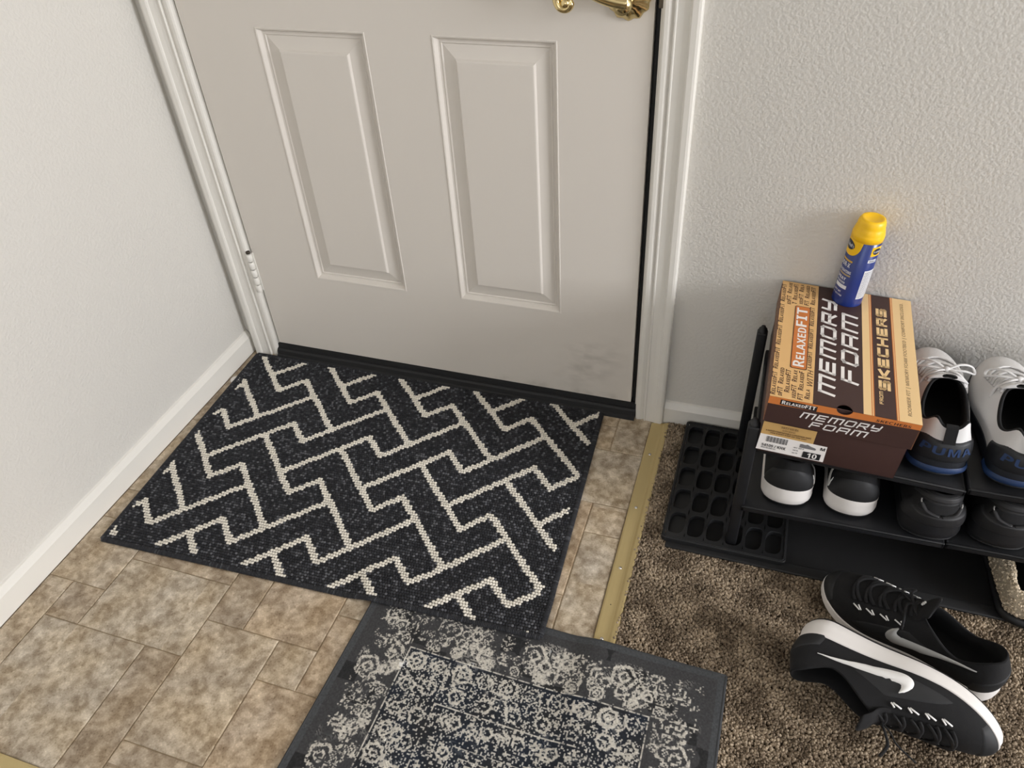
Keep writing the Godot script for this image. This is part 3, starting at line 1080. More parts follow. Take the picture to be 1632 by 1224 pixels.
# ---------------------------------------------------------------- rubber mat, fabric mat and shoe rack
func build_rack() -> void:
	var o := thing("fabric_mat", "flat black fabric mat lying on the carpet under the shoe rack", "mat", Vector3(1.409, 0.009, 0.19))
	var st := ST()
	rbox(st, Vector3(0.722, 0.006, 0.336), 0.003, Transform3D(Basis(), Vector3(0, 0.003, 0)))
	put("border", fin(st), M.black_rubber, o)
	put("felt_face", box_mesh(Vector3(0.66, 0.003, 0.296), 0.001, Vector3(0, 0.006, 0)), mat(col(11, 11, 12), 1.0), o)

	var p := thing("rubber_tray", "black rubber mat with rows of leaf-shaped openings, in front of the baseboard", "mat", Vector3(1.0395, 0.0165, 0.0165))
	st = ST()
	var nx := 6
	var nz := 5
	var W := 0.2235
	var L := 0.329
	var bx := 0.005
	var bz := 0.009
	var cw := (W - 2 * bx) / nx
	var cl := (L - 2 * bz) / nz
	var T := 0.0095
	for j in nz:
		for i in nx:
			var c := Vector2(bx + cw * (i + 0.5), bz + cl * (j + 0.5))
			var inner := []
			var outer := []
			var n := 32
			for k in n:
				var a := TAU * (k + 0.5) / n
				var dir := Vector2(cos(a), sin(a))
				# leaf: sharp at two opposite corners, full at the others
				var hx := cw * 0.5 - 0.0028
				var hz := cl * 0.5 - 0.0042
				var e := 0.36 if dir.x * dir.y < 0.0 else 0.84
				var q := Vector2(signf(dir.x) * pow(absf(dir.x), e), signf(dir.y) * pow(absf(dir.y), e))
				inner.append(c + Vector2(q.x * hx, q.y * hz))
				var m := maxf(absf(dir.x) / (cw / 2), absf(dir.y) / (cl / 2))
				outer.append(c + dir / m)
			var rows := []
			for g in [[outer, 0.0, 0.0], [inner, 1.0, 0.0], [inner, 1.02, -0.0012], [inner, 1.03, -T]]:
				var row := []
				for k in n:
					var v: Vector2 = g[0][k]
					if g[1] > 1.0: v = c + (v - c) * (1.0 - (g[1] - 1.0))
					row.append(Vector3(v.x, T + g[2], v.y))
				rows.append(row)
			grid(st, [rows[0], rows[1]], true, -1)
			grid(st, [rows[1], rows[2], rows[3]], true, -1)
	# outer rim
	var rim := []
	for g in [[0.0, T], [0.0, T], [-0.0012, T - 0.001], [-0.0015, 0.0]]:
		var row := []
		var pl := rect_poly(g[0], g[0], W - g[0], L - g[0], 0.007) if rim.size() else PackedVector2Array()
		if rim.size() == 0:
			var base := rect_poly(0.0, 0.0, W, L, 0.007)
			for v in base: row.append(Vector3(clampf(v.x, bx, W - bx), g[1], clampf(v.y, bz, L - bz)))
		else:
			for v in pl: row.append(Vector3(v.x, g[1], v.y))
		rim.append(row)
	grid(st, rim, true, -1)
	put("openwork", fin(st), M.black_rubber, p)
	# a raised lip round the top of the tray
	st = ST()
	var lip := []
	for v in rect_poly(0.0025, 0.0025, W - 0.0025, L - 0.0025, 0.007): lip.append(Vector3(v.x, T, v.y))
	lip.append(lip[0])
	tube(st, lip, 0.0014, 6)
	put("raised_lip", fin(st), M.black_rubber, p)

	var k := thing("shoe_rack", "low black two-tier plastic shoe rack against the textured wall", "shoe rack", Vector3(1.165, 0.018, 0.19))
	var at := func(x: float, y: float, z: float) -> Vector3: return Vector3(x, y, z) - k.position
	for q in [[1.1575, 0.062, 0.336, 0.0095], [1.1650, 0.317, 0.332, 0.0098], [1.497, 0.062, 0.256, 0.008], [1.84, 0.062, 0.336, 0.0095], [1.84, 0.317, 0.332, 0.0098]]:
		st = ST()
		var h: float = q[2] - 0.018
		rbox(st, Vector3(q[3] * 2, h - 0.012, q[3] * 2), 0.003, Transform3D(Basis(), at.call(q[0], 0.018 + (h - 0.012) / 2, q[1])))
		lathe(st, [Vector2(q[3] * 0.85, h - 0.014), Vector2(q[3] * 0.8, h - 0.006), Vector2(q[3] * 0.45, h - 0.004), Vector2(q[3] * 0.40, h), Vector2(0, h + 0.001)], 14, Transform3D(Basis(), at.call(q[0], 0.018, q[1])))
		put("post", fin(st), M.black_plastic, k)
	# shelves: a board with a turned-down lip and a raised back edge
	var shelf := func(x0: float, y0: float, x1: float, y1: float, z0: float, z1: float) -> void:
		var c: Vector3 = at.call((x0 + x1) / 2, (y0 + y1) / 2, (z0 + z1) / 2)
		var b := Basis(Vector3.BACK, atan2(y1 - y0, x1 - x0))
		var w := Vector2(x1 - x0, y1 - y0).length()
		var s2 := ST()
		rbox(s2, Vector3(w, 0.005, z1 - z0), 0.002, Transform3D(b, c + b * Vector3(0, -0.0025, 0)))
		rbox(s2, Vector3(w, 0.0125, 0.006), 0.0022, Transform3D(b, c + b * Vector3(0, -0.006, (z1 - z0) / 2 - 0.003)))
		rbox(s2, Vector3(w, 0.0125, 0.006), 0.0022, Transform3D(b, c + b * Vector3(0, -0.006, -(z1 - z0) / 2 + 0.003)))
		rbox(s2, Vector3(0.006, 0.0125, z1 - z0), 0.0022, Transform3D(b, c + b * Vector3(-w / 2 + 0.003, -0.006, 0)))
		rbox(s2, Vector3(0.006, 0.0125, z1 - z0), 0.0022, Transform3D(b, c + b * Vector3(w / 2 - 0.003, -0.006, 0)))
		put("shelf_board", fin(s2), M.black_plastic, k)
	shelf.call(1.170, 0.1335, 1.497, 0.1395, 0.055, 0.330)
	shelf.call(1.498, 0.1395, 1.842, 0.1440, 0.055, 0.328)
	shelf.call(1.170, 0.2745, 1.495, 0.2590, 0.050, 0.322)
	shelf.call(1.496, 0.2645, 1.842, 0.2700, 0.050, 0.321)

# ---------------------------------------------------------------- shoe box
func build_box() -> void:
	var W := 0.2198
	var L := 0.3289
	var Hb := 0.1242
	var Hl := 0.052
	var bas := Basis.from_euler(Vector3(0.0115, 0.0021, -0.0498))
	var o := thing("shoe_box", "brown and tan cardboard shoe box with white lettering on the rack's upper shelf", "shoe box")
	o.transform = Transform3D(bas, Vector3(1.2873, 0.395, 0.1687) - bas.y * Hb)
	var brown := mat(col(64, 42, 38), 0.5)
	var side_brown := mat(col(128, 84, 58), 0.55)
	var orange := mat(col(206, 122, 60), 0.5)
	var tan := mat(col(226, 182, 122), 0.5)
	var cream := mat(col(236, 202, 148), 0.5)
	var ink_brown := mat(col(70, 44, 34), 0.55)
	var white := mat(col(240, 236, 232), 0.5)
	# tray
	var st := ST()
	var t := 0.0015
	var bw := W - 0.0084
	var bl := L - 0.0084
	for s in [-1, 1]:
		rbox(st, Vector3(t, Hb - 0.003, bl), 0.0006, Transform3D(Basis(), Vector3(s * (bw - t) / 2, Hb / 2 - 0.0015, 0)))
		rbox(st, Vector3(bw, Hb - 0.003, t), 0.0006, Transform3D(Basis(), Vector3(0, Hb / 2 - 0.0015, s * (bl - t) / 2)))
	rbox(st, Vector3(bw, t, bl), 0.0006, Transform3D(Basis(), Vector3(0, t / 2, 0)))
	put("box_body", fin(st), brown, o)
	# lid
	var lid := Node3D.new()
	lid.name = "lid"
	o.add_child(lid)
	lid.position = Vector3(-W / 2, Hb, L / 2)     # front left top corner; u = right, v = back
	var U := Vector3.RIGHT
	var V := Vector3.FORWARD
	var N := Vector3.UP
	st = ST()
	var notch := PackedVector2Array()
	for i in 25:
		var a := PI * i / 24
		notch.append(Vector2(W * 0.502 - cos(a) * 0.0117, sin(a) * 0.0125))
	var top := PackedVector2Array([Vector2(0, 0)])
	top.append_array(notch)
	top.append_array([Vector2(W, 0), Vector2(W, L), Vector2(0, L)])
	plate(st, top, Vector3.ZERO, U, V, 0.0012)
	put("lid_top", fin(st), brown, lid)
	st = ST()
	var front := PackedVector2Array([Vector2(0, 0)])
	for q in notch: front.append(Vector2(q.x, -q.y * 0.72))
	front.append_array([Vector2(W, 0), Vector2(W - 0.001, -Hl), Vector2(0.001, -Hl)])
	plate(st, front, Vector3(0, 0, 0), U, N, 0.0012)
	put("lid_flap", fin(st), brown, lid)
	st = ST()
	plate(st, rect_poly(0, -Hl, W, 0), Vector3(0, 0, -L + 0.0012), U, N, 0.0012)
	put("lid_flap", fin(st), brown, lid)
	for s in [0, 1]:
		st = ST()
		plate(st, rect_poly(0, -Hl, L, 0), Vector3(W * s, 0, 0), V, N, -0.0012 if s == 0 else 0.0012)
		put("side_flap", fin(st), side_brown, lid)
	# printed bands on the top
	var e := 0.0002
	var band := func(called: String, m: Material, x0: float, x1: float, label := "") -> void:
		var s2 := ST()
		strip_rect(s2, N * e, U, V, W * x0, 0.0, W * x1, L)
		var b := put(called, fin(s2), m, lid)
		if label: tag(b, label)
	band.call("printed_band", tan, 0.0, 0.289, "tan band with repeated small lettering")
	band.call("printed_band", cream, 0.6235, 0.677, "cream band")
	band.call("printed_band", orange, 0.677, 0.697, "thin orange line")
	band.call("printed_band", orange, 0.8375, 0.8555, "thin orange line")
	band.call("printed_band", cream, 0.8555, 1.0, "wide cream band")
	st = ST()
	strip_rect(st, N * (e * 1.6), U, V, W * 0.6835, 0.0, W * 0.6895, L)
	put("printed_band", fin(st), cream, lid)
	st = ST()
	strip_rect(st, N * (e * 1.6), U, V, W * 0.8440, 0.0, W * 0.8490, L)
	put("printed_band", fin(st), cream, lid)
	# repeated small words
	st = ST()
	var o2 := N * (e * 2)
	var glyphs := [["R", 0.0062, 0.0078], ["E", 0.0046, 0.0058], ["L", 0.0044, 0.0058], ["A", 0.0052, 0.0058], ["X", 0.0050, 0.0058], ["E", 0.0046, 0.0058], ["D", 0.0050, 0.0058], ["F", 0.0052, 0.0078], ["I", 0.0022, 0.0078], ["T", 0.0054, 0.0078]]
	for c in 6:
		var x := W * (0.034 + 0.0465 * c)
		var y := -0.060 + ((c * 29) % 47) * 0.001
		while y < L:
			for g in glyphs:
				var yy := y
				y += g[1] + 0.0009
				var at_x := x / W
				if yy < 0.002 or yy + g[1] > L - 0.002: continue
				if at_x > 0.08 and at_x < 0.242 and yy + 0.006 > L * 0.232 and yy < L * 0.778: continue
				if c == 5 and yy > L * 0.09 and yy < L * 0.25: continue
				words(st, g[0], o2 + U * x + V * yy, V, -U, g[1], g[2], 0.12)
			y += 0.0075
	put("small_lettering", fin(st), ink_brown, lid)
	st = ST()
	words(st, "WITH", N * (e * 2.4) + U * (W * 0.281) + V * (L * 0.115), V, -U, 0.040, 0.0085, 0.35, "regular")
	put("printed_lettering", fin(st), ink_brown, lid)
	st = ST()
	words(st, "ROOMIER FIT | MEMORY FOAM FOOTBED | COMFORT INCLUDED.", o2 + U * (W * 0.944) + V * (L * 0.045), V, -U, L * 0.915, 0.0072, 0.12, "regular")
	put("printed_lettering", fin(st), ink_brown, lid)
	# orange name plate
	st = ST()
	plate(st, rect_poly(W * 0.117, L * 0.236, W * 0.236, L * 0.775, 0.004), N * (e * 3), U, V, 0.0001)
	put("name_plate", fin(st), ink_brown, lid)
	st = ST()
	plate(st, rect_poly(W * 0.117 + 0.0013, L * 0.236 + 0.0013, W * 0.236 - 0.0013, L * 0.775 - 0.0013, 0.0035), N * (e * 4), U, V, 0.0001)
	put("name_plate", fin(st), orange, lid)
	st = ST()
	var o3 := N * (e * 5)
	words(st, "R", o3 + U * (W * 0.213) + V * (L * 0.255), V, -U, 0.017, 0.0175, 0.0)
	words(st, "ELAXED", o3 + U * (W * 0.213) + V * (L * 0.312), V, -U, 0.088, 0.0135, 0.0)
	words(st, "FIT", o3 + U * (W * 0.213) + V * (L * 0.590), V, -U, 0.055, 0.0175, 0.0)
	tag(put("printed_lettering", fin(st), white, lid), "white lettering on the orange name plate")
	st = ST()
	strokes(st, "MEMORY", N * (e * 2) + U * (W * 0.436) + V * (L * 0.085), V, -U, L * 0.80, W * 0.117, 0.0054, 0.30)
	tag(put("printed_lettering", fin(st), white, lid), "large white slanted lettering")
	st = ST()
	strokes(st, "FOAM", N * (e * 2) + U * (W * 0.594) + V * (L * 0.200), V, -U, L * 0.575, W * 0.122, 0.0054, 0.30)
	tag(put("printed_lettering", fin(st), white, lid), "large white slanted lettering")
	st = ST()
	strokes(st, "SKECHERS", N * (e * 2) + U * (W * 0.809) + V * (L * 0.205), V, -U, L * 0.665, W * 0.081, 0.0050)
	put("printed_lettering", fin(st), cream, lid)
	st = ST()
	strokes(st, "FROM", N * (e * 2) + U * (W * 0.756) + V * (L * 0.095), V, -U, L * 0.088, W * 0.026, 0.0014)
	tag(put("printed_lettering", fin(st), cream, lid), "cream block lettering on the brown band")
	# print on the front flap
	var F := Vector3(0, 0, e)
	st = ST()
	var lp := PackedVector2Array([Vector2(0, 0)])
	for q in notch: lp.append(Vector2(q.x, -q.y * 0.72))
	lp.append_array([Vector2(W, 0), Vector2(W, -0.0105), Vector2(0, -0.0150)])
	plate(st, lp, F, U, N, 0.0001)
	put("printed_band", fin(st), orange, lid)
	st = ST()
	var lean := Vector3(0.9993, -0.035, 0)
	var leanv := Vector3(0.035, 0.9993, 0)
	plate(st, PackedVector2Array([Vector2(0.0176, -0.0128), Vector2(0.0721, -0.0135), Vector2(0.0721, -0.0038), Vector2(0.0176, -0.0030)]), F * 2, U, N, 0.0001)
	put("name_plate", fin(st), mat(col(30, 24, 24), 0.5), lid)
	st = ST()
	words(st, "SKECHERS", F * 2.2 + Vector3(0.157, -0.0098, 0), U, N, 0.049, 0.0052, 0.1)
	put("printed_lettering", fin(st), ink_brown, lid)
	st = ST()
	words(st, "R", F * 3 + Vector3(0.0200, -0.0112, 0), U, N, 0.0058, 0.0068)
	words(st, "ELAXED", F * 3 + Vector3(0.0266, -0.0112, 0), U, N, 0.0270, 0.0054)
	words(st, "FIT", F * 3 + Vector3(0.0545, -0.0112, 0), U, N, 0.0155, 0.0068)
	put("printed_lettering", fin(st), white, lid)
	st = ST()
	strokes(st, "MEMORY", F * 2 + Vector3(0.0520, -0.0320, 0), lean.rotated(Vector3.BACK, 0.055), leanv.rotated(Vector3.BACK, 0.055), 0.1180, 0.0128, 0.0023, 0.35)
	tag(put("printed_lettering", fin(st), white, lid), "white slanted lettering on the lid front")
	st = ST()
	strokes(st, "FOAM", F * 2 + Vector3(0.0690, -0.0480, 0), lean.rotated(Vector3.BACK, 0.055), leanv.rotated(Vector3.BACK, 0.055), 0.0850, 0.0125, 0.0023, 0.35)
	tag(put("printed_lettering", fin(st), white, lid), "white slanted lettering on the lid front")
	# long side print
	st = ST()
	for k in 2:
		st = ST()
		words(st, "MEMORY FOAM", Vector3(-e, -0.042, -0.03 - k * 0.15), V, N, 0.13, 0.024, 0.2, "regular")
		put("printed_lettering", fin(st), mat(col(176, 150, 128), 0.6), lid)
	# sticker on the end of the tray
	var z := bl / 2 + 0.0004
	st = ST()
	plate(st, PackedVector2Array([Vector2(-0.1072, 0.0345), Vector2(-0.0255, 0.0345), Vector2(-0.0255, 0.0665), Vector2(-0.1072, 0.0665)]), Vector3(0, 0, z), Vector3.RIGHT, Vector3.UP, 0.0002)
	put("kraft_sticker", fin(st), mat(col(198, 160, 100), 0.55), o)
	st = ST()
	plate(st, PackedVector2Array([Vector2(-0.1082, 0.0040), Vector2(-0.0022, 0.0040), Vector2(-0.0035, 0.0385), Vector2(-0.1072, 0.0395)]), Vector3(0, 0, z + 0.0003), Vector3.RIGHT, Vector3.UP, 0.0002)
	put("white_sticker", fin(st), white, o)
	st = ST()
	var zz := z + 0.0007
	for i in 34:
		var x := -0.0965 + i * 0.00098
		strip_rect(st, Vector3(x, 0.0245, zz), Vector3.RIGHT, Vector3.UP, 0, 0, [0.0003, 0.0007, 0.0005, 0.0004, 0.00062][(i * 7) % 5], 0.0125)
	put("barcode", fin(st), mat(col(28, 28, 30), 0.6), o)
	st = ST()
	words(st, "54109 / KHK", Vector3(-0.1010, 0.0130, zz), Vector3.RIGHT, Vector3.UP, 0.0380, 0.0062)
	words(st, "MEN'S RELAXED FIT", Vector3(-0.1010, 0.0090, zz), Vector3.RIGHT, Vector3.UP, 0.0230, 0.0026)
	words(st, "M", Vector3(-0.0125, 0.0285, zz), Vector3.RIGHT, Vector3.UP, 0.0070, 0.0065)
	words(st, "UK 9   EUR 43", Vector3(-0.0520, 0.0225, zz), Vector3.RIGHT, Vector3.UP, 0.0160, 0.0024)
	words(st, "CM 28", Vector3(-0.0520, 0.0165, zz), Vector3.RIGHT, Vector3.UP, 0.0080, 0.0024)
	words(st, "US 10", Vector3(-0.0520, 0.0105, zz), Vector3.RIGHT, Vector3.UP, 0.0080, 0.0024)
	put("sticker_print", fin(st), mat(col(28, 28, 30), 0.6), o)
	st = ST()
	strip_rect(st, Vector3(0, 0, zz), Vector3.RIGHT, Vector3.UP, -0.0360, 0.0060, -0.0085, 0.0195)
	# small drawn shoe
	var sh := PackedVector2Array()
	for q in [[0, 0], [26, 0], [28, 2], [26, 5], [18, 7], [12, 10], [9, 8], [3, 9], [0, 8]]: sh.append(Vector2(-0.0440 + q[0] * 0.00092, 0.0262 + q[1] * 0.00092))
	put("sticker_print", fin(st), mat(col(28, 28, 30), 0.6), o)
	st = ST()
	plate(st, sh, Vector3(0, 0, zz), Vector3.RIGHT, Vector3.UP, 0.0001)
	put("sticker_print", fin(st), mat(col(120, 118, 120), 0.6), o)
	st = ST()
	words(st, "10", Vector3(-0.0290, 0.0075, zz + 0.0002), Vector3.RIGHT, Vector3.UP, 0.0150, 0.0105)
	put("sticker_print", fin(st), white, o)
	st = ST()
	words(st, "SKECHERS", Vector3(-0.0790, 0.0585, zz), Vector3.RIGHT, Vector3.UP, 0.0260, 0.0048, 0.0, "serif")
	words(st, "RATED MEMORY", Vector3(-0.0760, 0.0530, zz), Vector3.RIGHT, Vector3.UP, 0.0200, 0.0034, 0.0, "serif")
	words(st, "A SUPER COMFORTABLE CUSHIONED SHOE", Vector3(-0.1010, 0.0480, zz), Vector3.RIGHT, Vector3.UP, 0.0700, 0.0030)
	words(st, "FOR EVERY STEP OF THE DAY", Vector3(-0.0930, 0.0440, zz), Vector3.RIGHT, Vector3.UP, 0.0560, 0.0026)
	put("sticker_print", fin(st), ink_brown, o)

# ---------------------------------------------------------------- spray can
func build_can() -> void:
	var bas := Basis.from_euler(Vector3(0.0115, 0.0021, -0.0498))
	var o := thing("spray_can", "blue aerosol spray can with a yellow domed cap, standing on the shoe box", "spray can")
	o.transform = Transform3D(bas, Vector3(1.2885, 0.3952, 0.0305))
	o.rotate_object_local(Vector3.UP, 0.0)
	var R := 0.0255
	var blue := mat(col(22, 46, 118), 0.3)
	blue.clearcoat_enabled = true
	blue.clearcoat = 0.4
	blue.clearcoat_roughness = 0.15
	var yellow := mat(col(250, 198, 22), 0.38)
	var st := ST()
	lathe(st, [Vector2(0, 0.002), Vector2(0.021, 0.002), Vector2(0.0235, 0.0), Vector2(R, 0.0015), Vector2(R + 0.0002, 0.003), Vector2(R, 0.0045), Vector2(R, 0.128), Vector2(R - 0.0006, 0.1285), Vector2(R - 0.002, 0.129)], 48)
	put("canister", fin(st), blue, o)
	st = ST()
	lathe(st, [Vector2(R - 0.001, 0.1275), Vector2(R + 0.0004, 0.128), Vector2(R + 0.0005, 0.138), Vector2(R - 0.0002, 0.1395), Vector2(R - 0.0004, 0.142), Vector2(R - 0.0022, 0.149), Vector2(R - 0.0030, 0.1505), Vector2(R - 0.0030, 0.154), Vector2(R - 0.0040, 0.160), Vector2(R - 0.0062, 0.1645), Vector2(R - 0.0085, 0.1655), Vector2(R - 0.012, 0.1640), Vector2(R - 0.018, 0.1625), Vector2(0, 0.162)], 48)
	put("cap", fin(st), yellow, o)
	# wrapped print: a = angle from the camera-facing side, positive to the right
	var on := func(a: float, y: float, lift: float) -> Vector3:
		return Vector3(sin(a) * (R + lift), y, cos(a) * (R + lift))
	var wrap_area := func(a0: float, a1: float, lo: Callable, hi: Callable, lift: float) -> ArrayMesh:
		var s2 := ST()
		var rows := []
		for i in 33:
			var a := lerpf(a0, a1, i / 32.0)
			var row := []
			for j in 5: row.append(on.call(a, lerpf(lo.call(a), hi.call(a), j / 4.0), lift))
			rows.append(row)
		grid(s2, rows)
		return fin(s2)
	var flat := func(v: float) -> Callable: return func(_a): return v
	# yellow field sweeping down on the left side
	put("yellow_field", wrap_area.call(-2.6, -0.22, func(a): return 0.1285 - 0.030 * sqrt(maxf(0.0, 1.0 - pow((a + 1.41) / 1.19, 4.0))), flat.call(0.1285), 0.0002), yellow, o)
	put("yellow_panel", wrap_area.call(0.42, 1.25, flat.call(0.105), flat.call(0.1225), 0.0002), yellow, o)
	var dark := mat(col(28, 30, 52), 0.4)
	var oval := func(a0: float, y0: float, ra: float, ry: float, lift: float) -> ArrayMesh:
		var s2 := ST()
		var rows := []
		for k in 6:
			var row := []
			for i in 28:
				var t := TAU * i / 28
				row.append(on.call(a0 + cos(t) * ra * k / 5.0, y0 + sin(t) * ry * k / 5.0, lift))
			rows.append(row)
		grid(s2, rows, true)
		return fin(s2)
	put("oval_badge", oval.call(-1.22, 0.1165, 0.50, 0.0085, 0.0004), dark, o)
	put("oval_badge", oval.call(0.84, 0.1137, 0.33, 0.0060, 0.0004), dark, o)
	put("white_pill", wrap_area.call(0.38, 1.0, flat.call(0.0925), flat.call(0.0985), 0.0003), mat(col(225, 228, 236), 0.4), o)
	var wm := mat(col(226, 228, 232), 0.4)
	put("facts_panel", wrap_area.call(0.40, 1.35, flat.call(0.0185), flat.call(0.0765), 0.0003), wm, o)
	put("gold_bar", wrap_area.call(-1.5, -0.55, flat.call(0.0870), flat.call(0.0905), 0.0003), mat(col(206, 166, 66), 0.4), o)
	put("gold_bar", wrap_area.call(-1.4, -0.40, flat.call(0.0600), flat.call(0.0632), 0.0003), mat(col(170, 150, 110), 0.4), o)
	put("white_bar", wrap_area.call(-1.4, -0.42, flat.call(0.0345), flat.call(0.0415), 0.0003), wm, o)
	# wrapped words
	var wrap := func(s2: SurfaceTool, s: String, a0: float, y0: float, a1: float, h: float, lift: float) -> void:
		var tmp := ST()
		words(tmp, s, Vector3(0, 0, 0), Vector3.RIGHT, Vector3.UP, (a1 - a0), h)
		var arr := tmp.commit_to_arrays()
		var vs: PackedVector3Array = arr[Mesh.ARRAY_VERTEX]
		var ix = arr[Mesh.ARRAY_INDEX]
		s2.set_smooth_group(0)
		if ix == null or ix.size() == 0:
			for v in vs: s2.add_vertex(on.call(a0 + v.x, y0 + v.y, lift))
		else:
			for k in ix: s2.add_vertex(on.call(a0 + vs[k].x, y0 + vs[k].y, lift))
	st = ST()
	wrap.call(st, "Dr.Scholl's", -1.66, 0.1135, -0.78, 0.0062, 0.0007)
	wrap.call(st, "ODOR-X", -1.75, 0.0765, -0.62, 0.0085, 0.0005)
	wrap.call(st, "ODOR-FIGHTING", -1.8, 0.0655, -0.42, 0.0052, 0.0005)
	wrap.call(st, "SPRAY", -1.5, 0.0505, -0.62, 0.0062, 0.0005)
	wrap.call(st, "POWDER", -1.4, 0.0440, -0.60, 0.0040, 0.0005)
	wrap.call(st, "NET WT", -1.3, 0.0255, -0.70, 0.0035, 0.0005)
	wrap.call(st, "4.7 OZ (133g)", -1.4, 0.0185, -0.55, 0.0035, 0.0005)
	wrap.call(st, "Dr.Scholl's", 0.56, 0.1120, 1.10, 0.0036, 0.0007)
	put("lettering", fin(st), wm, o)
	st = ST()
	for k in 17:
		wrap.call(st, "Drug facts use only as directed"[0] + "rug facts use daily", 0.45, 0.0205 + k * 0.0032, 1.30, 0.0021, 0.0005)
	wrap.call(st, "ODOR-X", 0.46, 0.0938, 0.92, 0.0034, 0.0005)
	put("small_print", fin(st), dark, o)

# ---------------------------------------------------------------- shoes
class Last:
	var L := 0.292      # length
	var W := 0.049      # half width at the ball
	var wh := 0.036     # half width at the heel
	var side := 1.0     # which way the toe curves
	var sole_h := 0.031
	var sole_t := 0.021
	var hh := 0.098
	var sh := 0.072
	var th := 0.098
	var throat := 0.47
	var wc := 0.0315
	var toe_h := 0.036
	var hump := 0.0
	var heel_lean := 0.010
	func half(t: float) -> float:
		var b := lerpf(wh, W, smoothstep(0.22, 0.68, t)) - 0.0025 * exp(-pow((t - 0.42) / 0.12, 2.0))
		if t > 0.68: b *= pow(maxf(0.0, 1.0 - pow((t - 0.68) / 0.32, 2.4)), 0.5)
		if t < 0.13: b *= pow(maxf(0.0, 1.0 - pow(1.0 - t / 0.13, 2.2)), 0.5)
		return b
	func cen(t: float) -> float:
		return side * (0.008 * smoothstep(0.35, 0.9, t) - 0.004 * smoothstep(0.3, 0.6, t))
	func spring(t: float) -> float:
		return 0.020 * pow(maxf(0.0, (t - 0.66) / 0.34), 2.0) + 0.008 * pow(maxf(0.0, (0.13 - t) / 0.13), 1.6)
	func base(phi: float, grow := 0.0) -> Vector3:
		var t := (1.0 - cos(phi)) / 2.0
		var s := signf(sin(phi))
		var h := half(t)
		return Vector3(cen(t) + s * (h + grow * (h / wh if h < wh else 1.0)), 0.0, (t - 0.5) * (L + 2 * grow) + L / 2)
	func ys(t: float) -> float:
		return spring(t) + lerpf(sole_h, sole_t, smoothstep(0.15, 0.75, t))
	func collar(phi: float) -> Vector3:
		var t := (1.0 - cos(phi)) / 2.0
		var y := lerpf(hh, sh, smoothstep(0.0, 0.42, t)) if t < 0.42 else lerpf(sh, th, smoothstep(0.42, 1.0, t))
		var f := fposmod(phi + PI, TAU) - PI
		y += hump * exp(-pow((absf(f) - 0.62) / 0.26, 2.0))
		return Vector3(cen(t * throat) + signf(sin(phi)) * wc * pow(absf(sin(phi)), 0.8), y, lerpf(heel_lean, throat * L, t))
	func S(phi: float, v: float, lift := 0.0) -> Vector3:
		var p := point(phi, v)
		if lift != 0.0:
			var d := 0.01
			var n := (point(phi + d, v) - point(phi - d, v)).cross(point(phi, minf(v + d, 1.0)) - point(phi, maxf(v - d, 0.0))).normalized()
			var c := Vector3(0, 0.045, clampf(p.z, 0.1 * L, 0.8 * L))
			if n.dot(p - c) < 0.0: n = -n
			p += n * lift
		return p
	func point(phi: float, v: float) -> Vector3:
		var t := (1.0 - cos(phi)) / 2.0
		var b := base(phi)
		b.y = ys(t) - 0.002
		var c := collar(phi)
		var tw := smoothstep(0.42, 0.95, t)
		var s := signf(sin(phi)) * pow(absf(sin(phi)), 0.6)
		var p1 := b + Vector3(s * 0.004, lerpf(0.034, toe_h, tw), -0.006 * (1.0 - t))
		var flat := Vector3(b.x - c.x, 0, b.z - c.z)
		var p2 := (c + Vector3(s * 0.007, -0.026, -0.010 * (1.0 - smoothstep(0.0, 0.25, t)))).lerp(c + flat * 0.46 + Vector3(0, -0.030, 0), tw)
		var u := 1.0 - v
		return b * (u * u * u) + p1 * (3 * u * u * v) + p2 * (3 * u * v * v) + c * (v * v * v)
	# side view (t along the length, y up) -> (phi, v) on one side
	func find(t: float, y: float, sx: float) -> Vector2:
		var best := Vector2(0.5, 0.5)
		var bd := 1e9
		for i in 25:
			for j in 13:
				var q := Vector2(lerpf(0.1, PI - 0.1, i / 24.0), j / 12.0)
				var p := point(q.x if sx > 0 else TAU - q.x, q.y)
				var d := pow(p.z - t * L, 2) + pow(p.y - y, 2)
				if d < bd:
					bd = d
					best = q
		var st := Vector2(0.08, 0.05)
		for k in 14:
			for dv in [Vector2(st.x, 0), Vector2(-st.x, 0), Vector2(0, st.y), Vector2(0, -st.y)]:
				var q: Vector2 = best + dv
				q.y = clampf(q.y, 0, 1)
				var p := point(q.x if sx > 0 else TAU - q.x, q.y)
				var d := pow(p.z - t * L, 2) + pow(p.y - y, 2)
				if d < bd:
					bd = d
					best = q
			st *= 0.72
		return Vector2(best.x if sx > 0 else TAU - best.x, best.y)

# patch of material lying on the upper, its rim tucked in
func patch(s: Last, p0: float, p1: float, v0: Callable, v1: Callable, lift: float, nu := 24, nv := 10) -> ArrayMesh:
	var st := ST()
	var rows := []
	for i in nu + 1:
		var a := float(i) / nu
		var phi := lerpf(p0, p1, a)
		var row := []
		for j in nv + 1:
			var b := float(j) / nv
			var edge := minf(minf(i, nu - i), minf(j, nv - j))
			row.append(s.S(phi, lerpf(v0.call(a), v1.call(a), b), -0.0006 if edge < 0.5 else lift))
		rows.append(row)
	grid(st, rows)
	return fin(st)

func shoe_upper(s: Last) -> ArrayMesh:
	var st := ST()
	var rows := []
	for j in 19:
		var row := []
		for i in 72: row.append(s.S(TAU * i / 72.0, j / 18.0))
		rows.append(row)
	grid(st, rows, true)
	return fin(st)

